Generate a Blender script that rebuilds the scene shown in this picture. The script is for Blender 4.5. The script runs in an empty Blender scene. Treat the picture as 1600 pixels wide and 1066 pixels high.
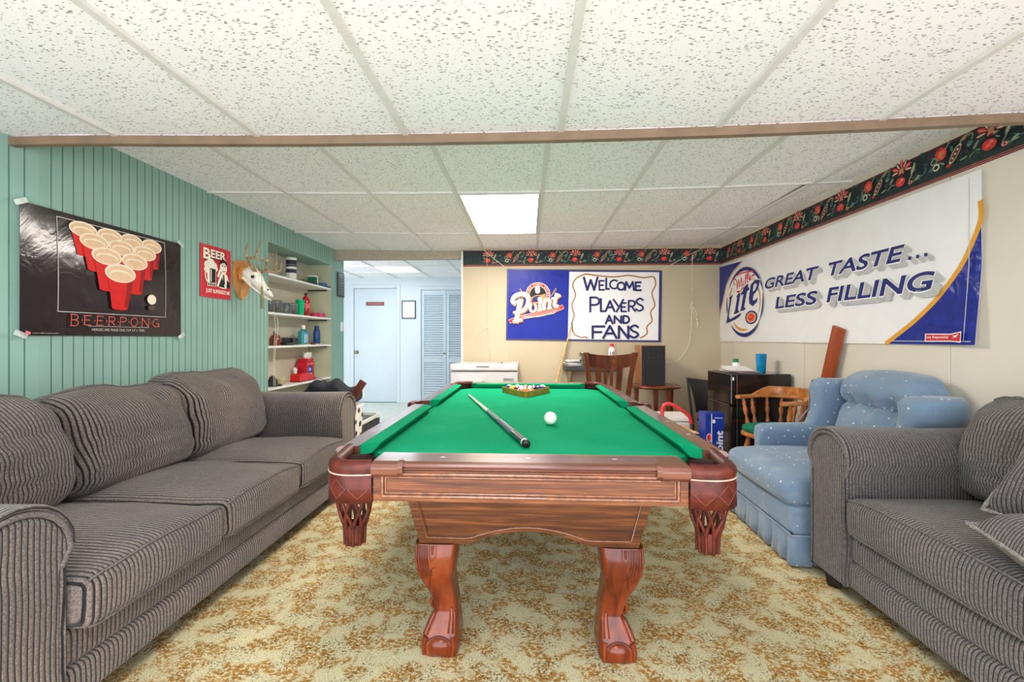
import bpy, bmesh, math, random
from mathutils import Vector, Matrix, noise as mnoise
from mathutils.geometry import tessellate_polygon
PI = math.pi
random.seed(7)
SC = bpy.context.scene
COL = SC.collection

# ------------------------------------------------------------------ colour and materials
def lin(c):
    out = []
    for v in c[:3]:
        v = v / 255.0
        out.append(v / 12.92 if v <= 0.04045 else ((v + 0.055) / 1.055) ** 2.4)
    return (out[0], out[1], out[2], 1.0)

def new_mat(name):
    m = bpy.data.materials.new(name)
    m.use_nodes = True
    nt = m.node_tree
    for n in list(nt.nodes):
        nt.nodes.remove(n)
    out = nt.nodes.new('ShaderNodeOutputMaterial')
    b = nt.nodes.new('ShaderNodeBsdfPrincipled')
    nt.links.new(b.outputs[0], out.inputs[0])
    return m, nt, b

class NT:
    """small helper for wiring nodes"""
    def __init__(s, nt): s.nt = nt
    def n(s, t, **kw):
        nd = s.nt.nodes.new(t)
        for k, v in kw.items(): setattr(nd, k, v)
        return nd
    def link(s, a, b): s.nt.links.new(a, b)
    def val(s, sock, v):
        if hasattr(v, 'is_output') or hasattr(v, 'links'): s.link(v, sock)
        else: sock.default_value = v
    def math(s, op, a, b=0.0, c=0.0, clamp=False):
        nd = s.n('ShaderNodeMath', operation=op, use_clamp=clamp)
        s.val(nd.inputs[0], a); s.val(nd.inputs[1], b); s.val(nd.inputs[2], c)
        return nd.outputs[0]
    def coord(s, kind='Object'): return s.n('ShaderNodeTexCoord').outputs[kind]
    def mapping(s, vec, scale=(1, 1, 1), rot=(0, 0, 0), loc=(0, 0, 0)):
        nd = s.n('ShaderNodeMapping')
        s.link(vec, nd.inputs[0]); nd.inputs[1].default_value = loc
        nd.inputs[2].default_value = rot; nd.inputs[3].default_value = scale
        return nd.outputs[0]
    def noise(s, vec, scale, detail=2.0, rough=0.5, dist=0.0):
        nd = s.n('ShaderNodeTexNoise')
        s.link(vec, nd.inputs['Vector']); nd.inputs['Scale'].default_value = scale
        nd.inputs['Detail'].default_value = detail; nd.inputs['Roughness'].default_value = rough
        nd.inputs['Distortion'].default_value = dist
        return nd.outputs[0]
    def voro(s, vec, scale, feature='F1', rnd=1.0):
        nd = s.n('ShaderNodeTexVoronoi', feature=feature)
        s.link(vec, nd.inputs['Vector']); nd.inputs['Scale'].default_value = scale
        nd.inputs['Randomness'].default_value = rnd
        return nd
    def ramp(s, fac, stops, interp='LINEAR'):
        nd = s.n('ShaderNodeValToRGB'); nd.color_ramp.interpolation = interp
        el = nd.color_ramp.elements
        while len(el) < len(stops): el.new(0.5)
        for e, (p, c) in zip(el, stops):
            e.position = p; e.color = lin(c) if len(c) == 3 else c
        s.link(fac, nd.inputs[0])
        return nd.outputs[0]
    def mix(s, fac, a, b, mode='MIX'):
        nd = s.n('ShaderNodeMix', data_type='RGBA', blend_type=mode)
        s.val(nd.inputs[0], fac); s.val(nd.inputs[6], a); s.val(nd.inputs[7], b)
        return nd.outputs[2]
    def step(s, v, lo, hi):
        nd = s.n('ShaderNodeMapRange', interpolation_type='SMOOTHSTEP')
        s.val(nd.inputs[0], v); nd.inputs[1].default_value = lo; nd.inputs[2].default_value = hi
        return nd.outputs[0]
    def bump(s, bsdf, h, strength=0.3, dist=0.005):
        nd = s.n('ShaderNodeBump'); nd.inputs['Strength'].default_value = strength
        nd.inputs['Distance'].default_value = dist
        s.link(h, nd.inputs['Height']); s.link(nd.outputs[0], bsdf.inputs['Normal'])
    def xyz(s, vec):
        nd = s.n('ShaderNodeSeparateXYZ'); s.link(vec, nd.inputs[0]); return nd.outputs

def pmat(name, col, rough=0.5, metal=0.0, var=0.08, scale=25.0, coat=0.0, spec=0.5, bump=0.0, bscale=60.0,
         trans=0.0, emit=0.0, bdist=0.003, ior=1.45, sheen=0.0):
    """plain material with a little procedural variation of tone and surface"""
    m, nt, b = new_mat(name); t = NT(nt)
    co = t.coord()
    nz = t.noise(co, scale, 3.0)
    dk = tuple(max(0, c * (1 - var)) for c in col); lt = tuple(min(255, c * (1 + var)) for c in col)
    t.link(t.ramp(nz, [(0.3, dk), (0.7, lt)]), b.inputs['Base Color'])
    b.inputs['Roughness'].default_value = rough; b.inputs['Metallic'].default_value = metal
    b.inputs['Coat Weight'].default_value = coat; b.inputs['Coat Roughness'].default_value = 0.08
    b.inputs['Specular IOR Level'].default_value = spec; b.inputs['IOR'].default_value = ior
    b.inputs['Transmission Weight'].default_value = trans
    b.inputs['Sheen Weight'].default_value = sheen
    if bump > 0: t.bump(b, t.noise(co, bscale, 3.0), bump, bdist)
    if emit > 0:
        b.inputs['Emission Color'].default_value = lin(col); b.inputs['Emission Strength'].default_value = emit
    return m

def wood(name, dark, mid, light, axis='X', scale=18.0, rough=0.25, coat=0.4, stretch=0.06, band=0.5):
    m, nt, b = new_mat(name); t = NT(nt)
    sc = {'X': (stretch, 1, 1), 'Y': (1, stretch, 1), 'Z': (1, 1, stretch)}[axis]
    co = t.mapping(t.coord(), sc)
    n1 = t.noise(co, scale, 6.0, 0.62, 1.2)
    n2 = t.noise(co, scale * 5.5, 3.0, 0.6, 0.3)
    f = t.math('ADD', t.math('MULTIPLY', n1, 1 - band * 0.45), t.math('MULTIPLY', n2, band * 0.45))
    t.link(t.ramp(f, [(0.34, dark), (0.5, mid), (0.66, light)]), b.inputs['Base Color'])
    b.inputs['Roughness'].default_value = rough
    b.inputs['Coat Weight'].default_value = coat; b.inputs['Coat Roughness'].default_value = 0.16
    b.inputs['Specular IOR Level'].default_value = 0.5 if coat >= 0.6 else 0.25
    if coat < 0.55: t.bump(b, n2, 0.04, 0.001)
    return m

# ------------------------------------------------------------------ mesh builder
class MB:
    def __init__(s): s.v = []; s.f = []; s.m = []; s.sm = []; s.mats = []
    def mi(s, mat):
        if mat not in s.mats: s.mats.append(mat)
        return s.mats.index(mat)
    def add(s, verts, faces, mat, smooth=False, xf=None):
        b = len(s.v); k = s.mi(mat)
        for p in verts:
            p = Vector(p)
            s.v.append(xf @ p if xf else p)
        for f in faces:
            s.f.append(tuple(b + i for i in f)); s.m.append(k); s.sm.append(smooth)
        return s
    def box(s, lo, hi, mat, xf=None):
        x0, y0, z0 = lo; x1, y1, z1 = hi
        v = [(x0, y0, z0), (x1, y0, z0), (x1, y1, z0), (x0, y1, z0), (x0, y0, z1), (x1, y0, z1), (x1, y1, z1), (x0, y1, z1)]
        f = [(0, 3, 2, 1), (4, 5, 6, 7), (0, 1, 5, 4), (1, 2, 6, 5), (2, 3, 7, 6), (3, 0, 4, 7)]
        return s.add(v, f, mat, False, xf)
    def loft(s, rings, mat, smooth=True, cap=True, closed=True, xf=None):
        n = len(rings[0]); v = [p for r in rings for p in r]; f = []
        for i in range(len(rings) - 1):
            for j in range(n if closed else n - 1):
                k = (j + 1) % n
                f.append((i * n + j, i * n + k, (i + 1) * n + k, (i + 1) * n + j))
        s.add(v, f, mat, smooth, xf)
        if cap and closed:
            for q in (rings[0], rings[-1]):
                tri = tessellate_polygon([[Vector(p) for p in q]]) if n > 4 else []
                s.add(q, [tuple(t) for t in tri] or [tuple(range(n))], mat, False, xf)
        return s
    def lathe(s, prof, mat, at=(0, 0, 0), n=24, xf=None, smooth=True, cap=True, sx=1.0, sy=1.0):
        rings = []
        for r, z in prof:
            r = max(r, 1e-5)
            rings.append([(at[0] + sx * r * math.cos(2 * PI * i / n), at[1] + sy * r * math.sin(2 * PI * i / n), at[2] + z) for i in range(n)])
        return s.loft(rings, mat, smooth, cap, True, xf)
    def tube(s, pts, rad, mat, n=8, smooth=True, xf=None, cap=True, closed=False):
        pts = [Vector(p) for p in pts]; m = len(pts)
        rr = rad if isinstance(rad, (list, tuple)) else [rad] * m
        tang = []
        for i in range(m):
            a = pts[(i - 1) % m] if (closed or i > 0) else pts[i]
            b = pts[(i + 1) % m] if (closed or i < m - 1) else pts[i]
            d = (b - a)
            tang.append(d.normalized() if d.length > 1e-9 else Vector((0, 0, 1)))
        up = Vector((0, 0, 1)) if abs(tang[0].z) < 0.9 else Vector((1, 0, 0))
        nx = tang[0].cross(up).normalized(); rings = []
        for i in range(m):
            nx = (nx - tang[i] * nx.dot(tang[i]))
            nx = nx.normalized() if nx.length > 1e-9 else tang[i].orthogonal().normalized()
            ny = tang[i].cross(nx)
            rings.append([pts[i] + (nx * math.cos(2 * PI * k / n) + ny * math.sin(2 * PI * k / n)) * rr[i] for k in range(n)])
        if closed: rings.append(rings[0])
        return s.loft(rings, mat, smooth, cap and not closed, True, xf)
    def prism(s, poly, axis, a0, a1, mat, xf=None, skew=None):
        """poly in the plane across the axis, extruded from a0 to a1; order of plane coordinates: X:(y,z) Y:(x,z) Z:(x,y)"""
        def P(p, a):
            return {'X': (a, p[0], p[1]), 'Y': (p[0], a, p[1]), 'Z': (p[0], p[1], a)}[axis]
        n = len(poly)
        v = [P(p, a0 + (skew(p)[0] if skew else 0)) for p in poly] + [P(p, a1 + (skew(p)[1] if skew else 0)) for p in poly]
        s.add(v, [(i, (i + 1) % n, n + (i + 1) % n, n + i) for i in range(n)], mat, False, xf)
        tri = tessellate_polygon([[Vector((p[0], p[1], 0)) for p in poly]])
        s.add(v[:n], [tuple(t) for t in tri], mat, False, xf)
        s.add(v[n:], [tuple(reversed(t)) for t in tri], mat, False, xf)
        return s
    def sphere(s, c, r, mat, n=16, m=10, sc=(1, 1, 1), xf=None):
        rings = []
        for i in range(m + 1):
            a = -PI / 2 + PI * i / m; rr = max(math.cos(a), 1e-4) * r
            rings.append([(c[0] + sc[0] * rr * math.cos(2 * PI * k / n), c[1] + sc[1] * rr * math.sin(2 * PI * k / n), c[2] + sc[2] * r * math.sin(a)) for k in range(n)])
        return s.loft(rings, mat, True, False, True, xf)
    def sweep(s, path, prof, mat, smooth=True, cap=True, xf=None, side=1.0):
        """profile of (outward offset, z) swept along an open path in the xy plane"""
        pts = [Vector((p[0], p[1])) for p in path]; rings = []
        for i, p in enumerate(pts):
            a = pts[max(i - 1, 0)]; b = pts[min(i + 1, len(pts) - 1)]
            d = (b - a).normalized(); nrm = Vector((d.y, -d.x)) * side
            rings.append([(p.x + nrm.x * o, p.y + nrm.y * o, z) for o, z in prof])
        return s.loft(rings, mat, smooth, cap, True, xf)
    def soft(s, c, h, r, mat, bulge=(0, 0, 0), n=10, deform=None, xf=None):
        fn = softmap(c, h, r, bulge, deform)
        idx = {}; v = []; f = []
        def vid(p):
            k = tuple(round(q, 5) for q in p)
            if k not in idx: idx[k] = len(v); v.append(fn(p))
            return idx[k]
        for ax in range(3):
            for sg in (-1, 1):
                for i in range(n):
                    for j in range(n):
                        q = []
                        for (a, b) in ((i, j), (i + 1, j), (i + 1, j + 1), (i, j + 1)):
                            p = [0, 0, 0]; p[ax] = sg
                            p[(ax + 1) % 3] = grade(-1 + 2 * a / n); p[(ax + 2) % 3] = grade(-1 + 2 * b / n)
                            q.append(vid(p))
                        f.append(tuple(q if sg > 0 else reversed(q)))
        return s.add(v, f, mat, True, xf)
    def build(s, name, parent=None, org=(0, 0, 0), bevel=0.0, seg=2, recalc=True, sub=0, shift=True):
        me = bpy.data.meshes.new(name)
        o = Vector(org)
        me.from_pydata([tuple(p - o) for p in s.v], [], s.f)
        for m in s.mats: me.materials.append(m)
        me.polygons.foreach_set('material_index', s.m)
        me.polygons.foreach_set('use_smooth', s.sm)
        if recalc:
            bm = bmesh.new(); bm.from_mesh(me)
            bmesh.ops.recalc_face_normals(bm, faces=bm.faces)
            bm.to_mesh(me); bm.free()
        me.update()
        ob = bpy.data.objects.new(name, me); COL.objects.link(ob)
        if parent is not None: ob.parent = parent
        elif shift: ob.location = o
        if bevel > 0:
            md = ob.modifiers.new('edge', 'BEVEL'); md.width = bevel; md.segments = seg
            md.limit_method = 'ANGLE'; md.angle_limit = math.radians(40)
        if sub > 0:
            md = ob.modifiers.new('smooth', 'SUBSURF'); md.levels = sub; md.render_levels = sub
        return ob

def grade(t):
    # denser towards the edges so rounding stays smooth
    return math.sin(t * PI / 2) * 0.6 + t * 0.4

def softmap(c, h, r, bulge=(0, 0, 0), deform=None):
    def fn(p):
        core = [max(-(h[i] - r), min(h[i] - r, p[i] * h[i])) for i in range(3)]
        d = Vector([p[i] * h[i] - core[i] for i in range(3)])
        if d.length > 1e-9: d = d.normalized() * r
        q = [core[i] + d[i] for i in range(3)]
        w = [max(0.0, 1 - (q[i] / h[i]) ** 2) for i in range(3)]
        q = [q[i] + math.copysign(1, p[i]) * (abs(p[i]) ** 3) * bulge[i] * w[(i + 1) % 3] * w[(i + 2) % 3] for i in range(3)]
        q = Vector((q[0] + c[0], q[1] + c[1], q[2] + c[2]))
        return deform(q) if deform else q
    return fn

def superring(cx, cy, hx, hy, z, n=24, e=4.0):
    out = []
    for i in range(n):
        a = 2 * PI * i / n; ca, sa = math.cos(a), math.sin(a)
        out.append((cx + hx * math.copysign(abs(ca) ** (2 / e), ca), cy + hy * math.copysign(abs(sa) ** (2 / e), sa), z))
    return out

def catmull(pts, k=6):
    pts = [Vector(p) for p in pts]; out = []
    for i in range(len(pts) - 1):
        p0 = pts[max(i - 1, 0)]; p1 = pts[i]; p2 = pts[i + 1]; p3 = pts[min(i + 2, len(pts) - 1)]
        for j in range(k):
            t = j / k
            out.append(0.5 * ((2 * p1) + (p2 - p0) * t + (2 * p0 - 5 * p1 + 4 * p2 - p3) * t * t + (3 * p1 - p0 - 3 * p2 + p3) * t ** 3))
    out.append(pts[-1]); return out

# ------------------------------------------------------------------ things, parts and the setting
def tag(o, label, cat, group=None):
    o['label'] = label; o['category'] = cat; o['kind'] = 'thing'
    if group: o['group'] = group
    return o

def thing(name, label, cat, loc=(0, 0, 0), rotz=0.0, group=None):
    o = bpy.data.objects.new(name, None); COL.objects.link(o)
    o.empty_display_size = 0.1
    o.location = loc; o.rotation_euler = (0, 0, rotz)
    return tag(o, label, cat, group)

def struct(name, mb, **kw):
    o = mb.build(name, **kw); o['kind'] = 'structure'; return o

def dup(root, loc, rotz=None, label=None):
    r = root.copy(); COL.objects.link(r); r.location = loc
    if rotz is not None: r.rotation_euler = (0, 0, rotz)
    if label: r['label'] = label
    for ch in list(root.children):
        c = ch.copy(); COL.objects.link(c); c.parent = r
        for g in list(ch.children):
            d = g.copy(); COL.objects.link(d); d.parent = c
    return r

def rot_to(a, b):
    """matrix putting local z along a->b with origin a"""
    a = Vector(a); d = Vector(b) - a
    return Matrix.Translation(a) @ d.to_track_quat('Z', 'Y').to_matrix().to_4x4()

# ------------------------------------------------------------------ flat artwork on a surface
_TXT = {}
def text_mesh(body, bold=0.0, res=4):
    key = (body, bold)
    if key not in _TXT:
        cu = bpy.data.curves.new('lettering', 'FONT'); cu.body = body; cu.size = 1.0
        cu.offset = bold; cu.resolution_u = res; cu.fill_mode = 'FRONT'
        ob = bpy.data.objects.new('lettering', cu); COL.objects.link(ob)
        dg = bpy.context.evaluated_depsgraph_get()
        me = bpy.data.meshes.new_from_object(ob.evaluated_get(dg))
        v = [(p.co.x, p.co.y) for p in me.vertices]; f = [tuple(p.vertices) for p in me.polygons]
        bpy.data.objects.remove(ob); bpy.data.curves.remove(cu); bpy.data.meshes.remove(me)
        _TXT[key] = (v, f)
    return _TXT[key]

class Art:
    """draws polygons, strokes and lettering as thin inlays on a surface given by place(u, v, lift)"""
    def __init__(s, mb, place, lift=0.0012, inc=0.00025):
        s.mb = mb; s.place = place; s.l = lift; s.inc = inc
    def up(s): s.l += s.inc
    def raw(s, v2, f, mat):
        s.mb.add([s.place(u, v, s.l) for u, v in v2], f, mat); s.up()
    def poly(s, pts, mat):
        tri = tessellate_polygon([[Vector((p[0], p[1], 0)) for p in pts]])
        s.raw(pts, [tuple(t) for t in tri], mat)
    def rect(s, u0, v0, u1, v1, mat): s.raw([(u0, v0), (u1, v0), (u1, v1), (u0, v1)], [(0, 1, 2, 3)], mat)
    def ell(s, c, a, b, mat, n=28, rot=0.0):
        cr, sr = math.cos(rot), math.sin(rot); p = []
        for i in range(n):
            x, y = a * math.cos(2 * PI * i / n), b * math.sin(2 * PI * i / n)
            p.append((c[0] + x * cr - y * sr, c[1] + x * sr + y * cr))
        v = list(p); f = []
        for k in (.66, .33): v += [(c[0] + (q[0] - c[0]) * k, c[1] + (q[1] - c[1]) * k) for q in p]
        v.append(c)
        for r in (0, 1):
            for i in range(n): f.append((r * n + i, r * n + (i + 1) % n, (r + 1) * n + (i + 1) % n, (r + 1) * n + i))
        for i in range(n): f.append((2 * n + i, 2 * n + (i + 1) % n, 3 * n))
        s.raw(v, f, mat)
    def trap(s, tl, tr, br, bl, mat, n=6):
        v = []
        for i in range(n + 1):
            t = i / n; v += [(tl[0] + (bl[0] - tl[0]) * t, tl[1] + (bl[1] - tl[1]) * t), (tr[0] + (br[0] - tr[0]) * t, tr[1] + (br[1] - tr[1]) * t)]
        s.raw(v, [(2 * i, 2 * i + 1, 2 * i + 3, 2 * i + 2) for i in range(n)], mat)
    def ring(s, c, a, b, w, mat, a0=0.0, a1=360.0, n=40, taper=False, rot=0.0):
        pts = []; cr, sr = math.cos(rot), math.sin(rot)
        for i in range(n + 1):
            q = math.radians(a0 + (a1 - a0) * i / n); x, y = a * math.cos(q), b * math.sin(q)
            pts.append((c[0] + x * cr - y * sr, c[1] + x * sr + y * cr))
        s.stroke(pts, [w * math.sin(PI * i / n) ** 0.6 + w * 0.08 for i in range(n + 1)] if taper else w, mat)
    def stroke(s, pts, w, mat, smooth=0):
        if smooth: pts = [(p.x, p.y) for p in catmull([(a, b, 0) for a, b in pts], smooth)]
        m = len(pts); ww = w if isinstance(w, (list, tuple)) else [w] * m
        if len(ww) != m: ww = [ww[0] + (ww[-1] - ww[0]) * i / (m - 1) for i in range(m)]
        v = []; f = []
        for i in range(m):
            a = Vector(pts[max(i - 1, 0)]); b = Vector(pts[min(i + 1, m - 1)]); d = b - a
            d = d.normalized() if d.length > 1e-9 else Vector((1, 0)); nr = Vector((-d.y, d.x)) * ww[i] / 2
            p = Vector(pts[i])
            if i == 0: p = p - d * ww[i] * 0.3
            if i == m - 1: p = p + d * ww[i] * 0.3
            v += [tuple(p + nr), tuple(p - nr)]
            if i: f.append((2 * i - 2, 2 * i - 1, 2 * i + 1, 2 * i))
        s.raw(v, f, mat)
    def text(s, body, u0, v0, u1, v1, mat, bold=0.0, shear=0.0, warp=None):
        v, f = text_mesh(body, bold)
        x0 = min(p[0] for p in v); x1 = max(p[0] for p in v); y0 = min(p[1] for p in v); y1 = max(p[1] for p in v)
        W = (u1 - u0) - shear * (v1 - v0)
        q = []
        for x, y in v:
            t = (y - y0) / (y1 - y0); a = u0 + (x - x0) / (x1 - x0) * W + shear * t * (v1 - v0); b = v0 + t * (v1 - v0)
            q.append(warp(a, b) if warp else (a, b))
        s.raw(q, f, mat)

def arc(cx, cy, rx, ry, a0, a1, n=10):
    return [(cx + rx * math.cos(math.radians(a0 + (a1 - a0) * i / n)), cy + ry * math.sin(math.radians(a0 + (a1 - a0) * i / n))) for i in range(n + 1)]

# brush letters: lists of strokes inside a unit box
GL = {
 'A': [[(0, 0), (.5, 1)], [(.5, 1), (1, 0)], [(.2, .38), (.8, .38)]],
 'B': [[(0, 0), (0, 1)], [(0, 1), (.45, 1)] + arc(.45, .76, .42, .24, 90, -90) + [(0, .52)], [(0, .52), (.5, .52)] + arc(.5, .26, .48, .26, 90, -90) + [(0, 0)]],
 'C': [arc(.55, .5, .55, .5, 50, 310, 16)],
 'D': [[(0, 0), (0, 1)], [(0, 1), (.4, 1)] + arc(.4, .5, .6, .5, 90, -90, 14) + [(0, 0)]],
 'E': [[(0, 0), (0, 1)], [(0, 1), (.9, 1)], [(0, .52), (.75, .52)], [(0, 0), (.95, 0)]],
 'F': [[(0, 0), (0, 1)], [(0, 1), (1, 1)], [(0, .52), (.75, .52)]],
 'G': [arc(.52, .5, .52, .5, 45, 350, 18) , [(1, .42), (.6, .42)], [(1, .42), (1, .05)]],
 'I': [[(0.5, 0), (0.5, 1)]],
 'J': [[(.7, 1), (.7, .3)] + arc(.35, .3, .35, .3, 0, -180)],
 'L': [[(0, 1), (0, 0)], [(0, 0), (.9, 0)]],
 'M': [[(0, 0), (.12, 1)], [(.12, 1), (.5, .25)], [(.5, .25), (.88, 1)], [(.88, 1), (1, 0)]],
 'N': [[(0, 0), (0, 1)], [(0, 1), (1, 0)], [(1, 0), (1, 1)]],
 'O': [arc(.5, .5, .5, .5, 90, 452, 22)],
 'P': [[(0, 0), (0, 1)], [(0, 1), (.5, 1)] + arc(.5, .74, .5, .26, 90, -90) + [(0, .48)]],
 'R': [[(0, 0), (0, 1)], [(0, 1), (.5, 1)] + arc(.5, .74, .45, .26, 90, -90) + [(0, .48)], [(.4, .48), (1, 0)]],
 'S': [[(p.x, p.y) for p in catmull([(.95, .85, 0), (.55, 1, 0), (.08, .8, 0), (.3, .56, 0), (.75, .42, 0), (.95, .2, 0), (.5, 0, 0), (0, .14, 0)], 4)]],
 'T': [[(0.5, 0), (0.5, 1)], [(0, 1), (1, 1)]],
 'U': [[(0, 1), (0, .3)] + arc(.5, .3, .5, .3, 180, 360) + [(1, 1)]],
 'W': [[(0, 1), (.25, 0)], [(.25, 0), (.5, .8)], [(.5, .8), (.75, 0)], [(.75, 0), (1, 1)]],
 'Y': [[(0, 1), (.45, .5)], [(1, 1), (.3, 0)]],
}
def brush(art, ch, u0, v0, u1, v1, w, mat, serif=0.0, slant=0.0):
    for st in GL[ch]:
        pts = [(u0 + p[0] * (u1 - u0) + slant * p[1] * (v1 - v0), v0 + p[1] * (v1 - v0)) for p in st]
        art.stroke(pts, w, mat)
        if serif and len(st) == 2 and abs(st[0][0] - st[1][0]) < 0.05:
            for q in pts: art.stroke([(q[0] - serif, q[1]), (q[0] + serif, q[1])], w * 0.6, mat)
# ================================================================== place dimensions (metres)
XL, XR, YB = -2.32, 2.18, 5.15        # left wall, right wall, back wall
YA, YO, XD = 7.85, -0.8, -0.765       # alcove back wall, open end behind the viewpoint, end of the back wall
EYE = 1.146

def z_rear(x): return EYE + 1.02 + 0.035 * min(1.0, (x / 2.2) ** 2)       # suspended ceiling, sagging a little mid-room
def z_front(x): return EYE + 0.871 + 0.033 * min(1.0, (x / 2.0) ** 2)     # lower ceiling nearer the viewpoint

# ------------------------------------------------------------------ surface materials
def mat_carpet():
    m, nt, b = new_mat('carpet'); t = NT(nt); co = t.coord()
    base = t.mix(t.noise(co, 4.0, 3.0), lin((206, 200, 164)), lin((226, 214, 170)))
    tuft = t.noise(co, 210.0, 2.0, 0.6)
    base = t.mix(t.step(tuft, 0.30, 0.62), lin((176, 170, 132)), base)
    cl = t.noise(co, 10.5, 2.5, 0.55, 0.2)                       # where the leaf clusters gather
    leaf = t.noise(t.mapping(co, (1, 1.5, 1), (0, 0, 0.5)), 64.0, 2.0, 0.6, 0.8)
    k = t.math('MULTIPLY', t.step(cl, 0.43, 0.55), t.step(leaf, 0.46, 0.51))
    gold = t.mix(t.noise(co, 26.0, 2.0), lin((136, 90, 22)), lin((182, 128, 42)))
    c = t.mix(t.math('MULTIPLY', k, 0.95), base, gold)
    sp = t.noise(t.mapping(co, (1, 1, 1), (0, 0, 0), (3, 5, 0)), 118.0, 2.0, 0.6)
    k2 = t.math('MULTIPLY', t.step(t.noise(co, 9.0, 3.0, 0.6), 0.44, 0.58), t.step(sp, 0.54, 0.58))
    c = t.mix(t.math('MULTIPLY', k2, 0.85), c, lin((84, 60, 24)))
    k3 = t.step(t.noise(co, 120.0, 2.0, 0.6), 0.60, 0.65)
    c = t.mix(t.math('MULTIPLY', k3, 0.6), c, lin((150, 128, 78)))
    t.link(c, b.inputs['Base Color']); b.inputs['Roughness'].default_value = 0.95
    b.inputs['Specular IOR Level'].default_value = 0.1
    t.bump(b, tuft, 0.6, 0.008)
    return m

def mat_tile():
    m, nt, b = new_mat('ceiling_tile'); t = NT(nt); co = t.coord()
    warp = t.mapping(co, (1, 1, 0))
    marks = None
    for i, (rot, sx, sc) in enumerate(((0.2, 0.35, 92.0), (0.75, 0.4, 84.0), (-0.5, 0.45, 88.0), (1.2, 0.5, 96.0), (0.0, 1.0, 110.0))):
        vo = t.voro(t.mapping(warp, (sx, 1, 1), (0, 0, rot), (i * 3.7, i * 1.3, 0)), sc)
        pick = t.math('GREATER_THAN', t.xyz(vo.outputs['Color'])[0], 0.60)
        k = t.math('MULTIPLY', t.math('SUBTRACT', 1.0, t.step(vo.outputs['Distance'], 0.13, 0.25)), pick)
        marks = k if marks is None else t.math('MAXIMUM', marks, k)
    nz = t.noise(co, 1.3, 2.0)
    base = t.mix(nz, lin((247, 246, 246)), lin((252, 251, 251)))
    t.link(t.mix(t.math('MULTIPLY', marks, 0.84), base, lin((96, 90, 84))), b.inputs['Base Color'])
    b.inputs['Roughness'].default_value = 0.95; b.inputs['Specular IOR Level'].default_value = 0.1
    hh = t.math('SUBTRACT', t.math('MULTIPLY', t.noise(co, 90.0, 2.0), 0.3), marks)
    t.bump(b, hh, 0.35, 0.004)
    return m

def mat_corduroy(name, axis, a=(90, 80, 75), bcol=(128, 112, 100), pitch=0.0145, gap=(26, 24, 27)):
    """ribbed chenille: ribs stacked along one axis of the piece"""
    m, nt, b = new_mat(name); t = NT(nt); co = t.coord()
    s = t.xyz(co)['XYZ'.index(axis)]
    wob = t.math('MULTIPLY', t.math('SUBTRACT', t.noise(co, 5.0, 2.0), 0.5), 0.018)
    ph = t.math('DIVIDE', t.math('ADD', s, wob), pitch)
    fr = t.math('FRACT', ph)
    rib = t.math('SINE', t.math('MULTIPLY', fr, PI))
    speck = t.noise(co, 170.0, 2.0, 0.7)
    tone = t.mix(t.step(t.noise(co, 2.2, 2.0), 0.35, 0.65), lin(a), lin(bcol))
    tone = t.mix(t.step(speck, 0.35, 0.7), t.mix(0.45, tone, lin((70, 66, 66))), t.mix(0.25, tone, lin((190, 180, 168))))
    c = t.mix(t.step(rib, 0.34, 0.74), lin(gap), tone)
    t.link(c, b.inputs['Base Color']); b.inputs['Roughness'].default_value = 0.9
    b.inputs['Specular IOR Level'].default_value = 0.15
    b.inputs['Sheen Weight'].default_value = 0.25; b.inputs['Sheen Roughness'].default_value = 0.5
    h = t.math('ADD', t.math('POWER', rib, 0.6), t.math('MULTIPLY', speck, 0.35))
    t.bump(b, h, 0.75, 0.006)
    return m

def mat_dotted():
    m, nt, b = new_mat('blue_dotted_upholstery'); t = NT(nt); co = t.coord()
    wv = t.noise(t.mapping(co, (1, 1, 0.4)), 220.0, 2.0, 0.7)
    base = t.mix(wv, lin((84, 112, 140)), lin((130, 152, 172)))
    base = t.mix(t.math('MULTIPLY', t.step(t.noise(co, 6.0, 3.0), 0.45, 0.75), 0.35), base, lin((160, 174, 184)))
    vo = t.voro(co, 20.0, rnd=0.45)
    dot = t.math('SUBTRACT', 1.0, t.step(vo.outputs['Distance'], 0.10, 0.14))
    t.link(t.mix(t.math('MULTIPLY', dot, 0.85), base, lin((222, 226, 222))), b.inputs['Base Color'])
    b.inputs['Roughness'].default_value = 0.85; b.inputs['Sheen Weight'].default_value = 0.3
    b.inputs['Specular IOR Level'].default_value = 0.2
    t.bump(b, wv, 0.25, 0.002)
    return m

def mat_felt():
    m, nt, b = new_mat('green_felt'); t = NT(nt); co = t.coord()
    n = t.noise(co, 160.0, 3.0, 0.7); n2 = t.noise(co, 4.0, 3.0)
    c = t.mix(n, lin((1, 120, 80)), lin((14, 152, 106)))
    c = t.mix(t.math('MULTIPLY', t.step(n2, 0.4, 0.7), 0.25), c, lin((44, 158, 118)))
    t.link(c, b.inputs['Base Color']); b.inputs['Roughness'].default_value = 0.95
    b.inputs['Specular IOR Level'].default_value = 0.05
    t.bump(b, n, 0.15, 0.001)
    return m

def mat_vinyl(name, col, wr=0.25, rough=0.22, sc=7.0, var=0.03, crush=0.0):
    m, nt, b = new_mat(name); t = NT(nt); co = t.coord()
    n = t.noise(co, sc, 4.0, 0.55, 1.5)
    lo = tuple(c * (1 - var) for c in col); hi = tuple(min(255, c * (1 + var)) for c in col)
    t.link(t.ramp(n, [(0.3, lo), (0.7, hi)]), b.inputs['Base Color'])
    b.inputs['Roughness'].default_value = rough
    if crush:
        vo = t.voro(t.mapping(co, (1, 1, 1)), 26.0)
        n = t.math('ADD', n, t.math('MULTIPLY', vo.outputs['Distance'], crush))
    t.bump(b, n, wr, 0.02)
    return m

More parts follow.
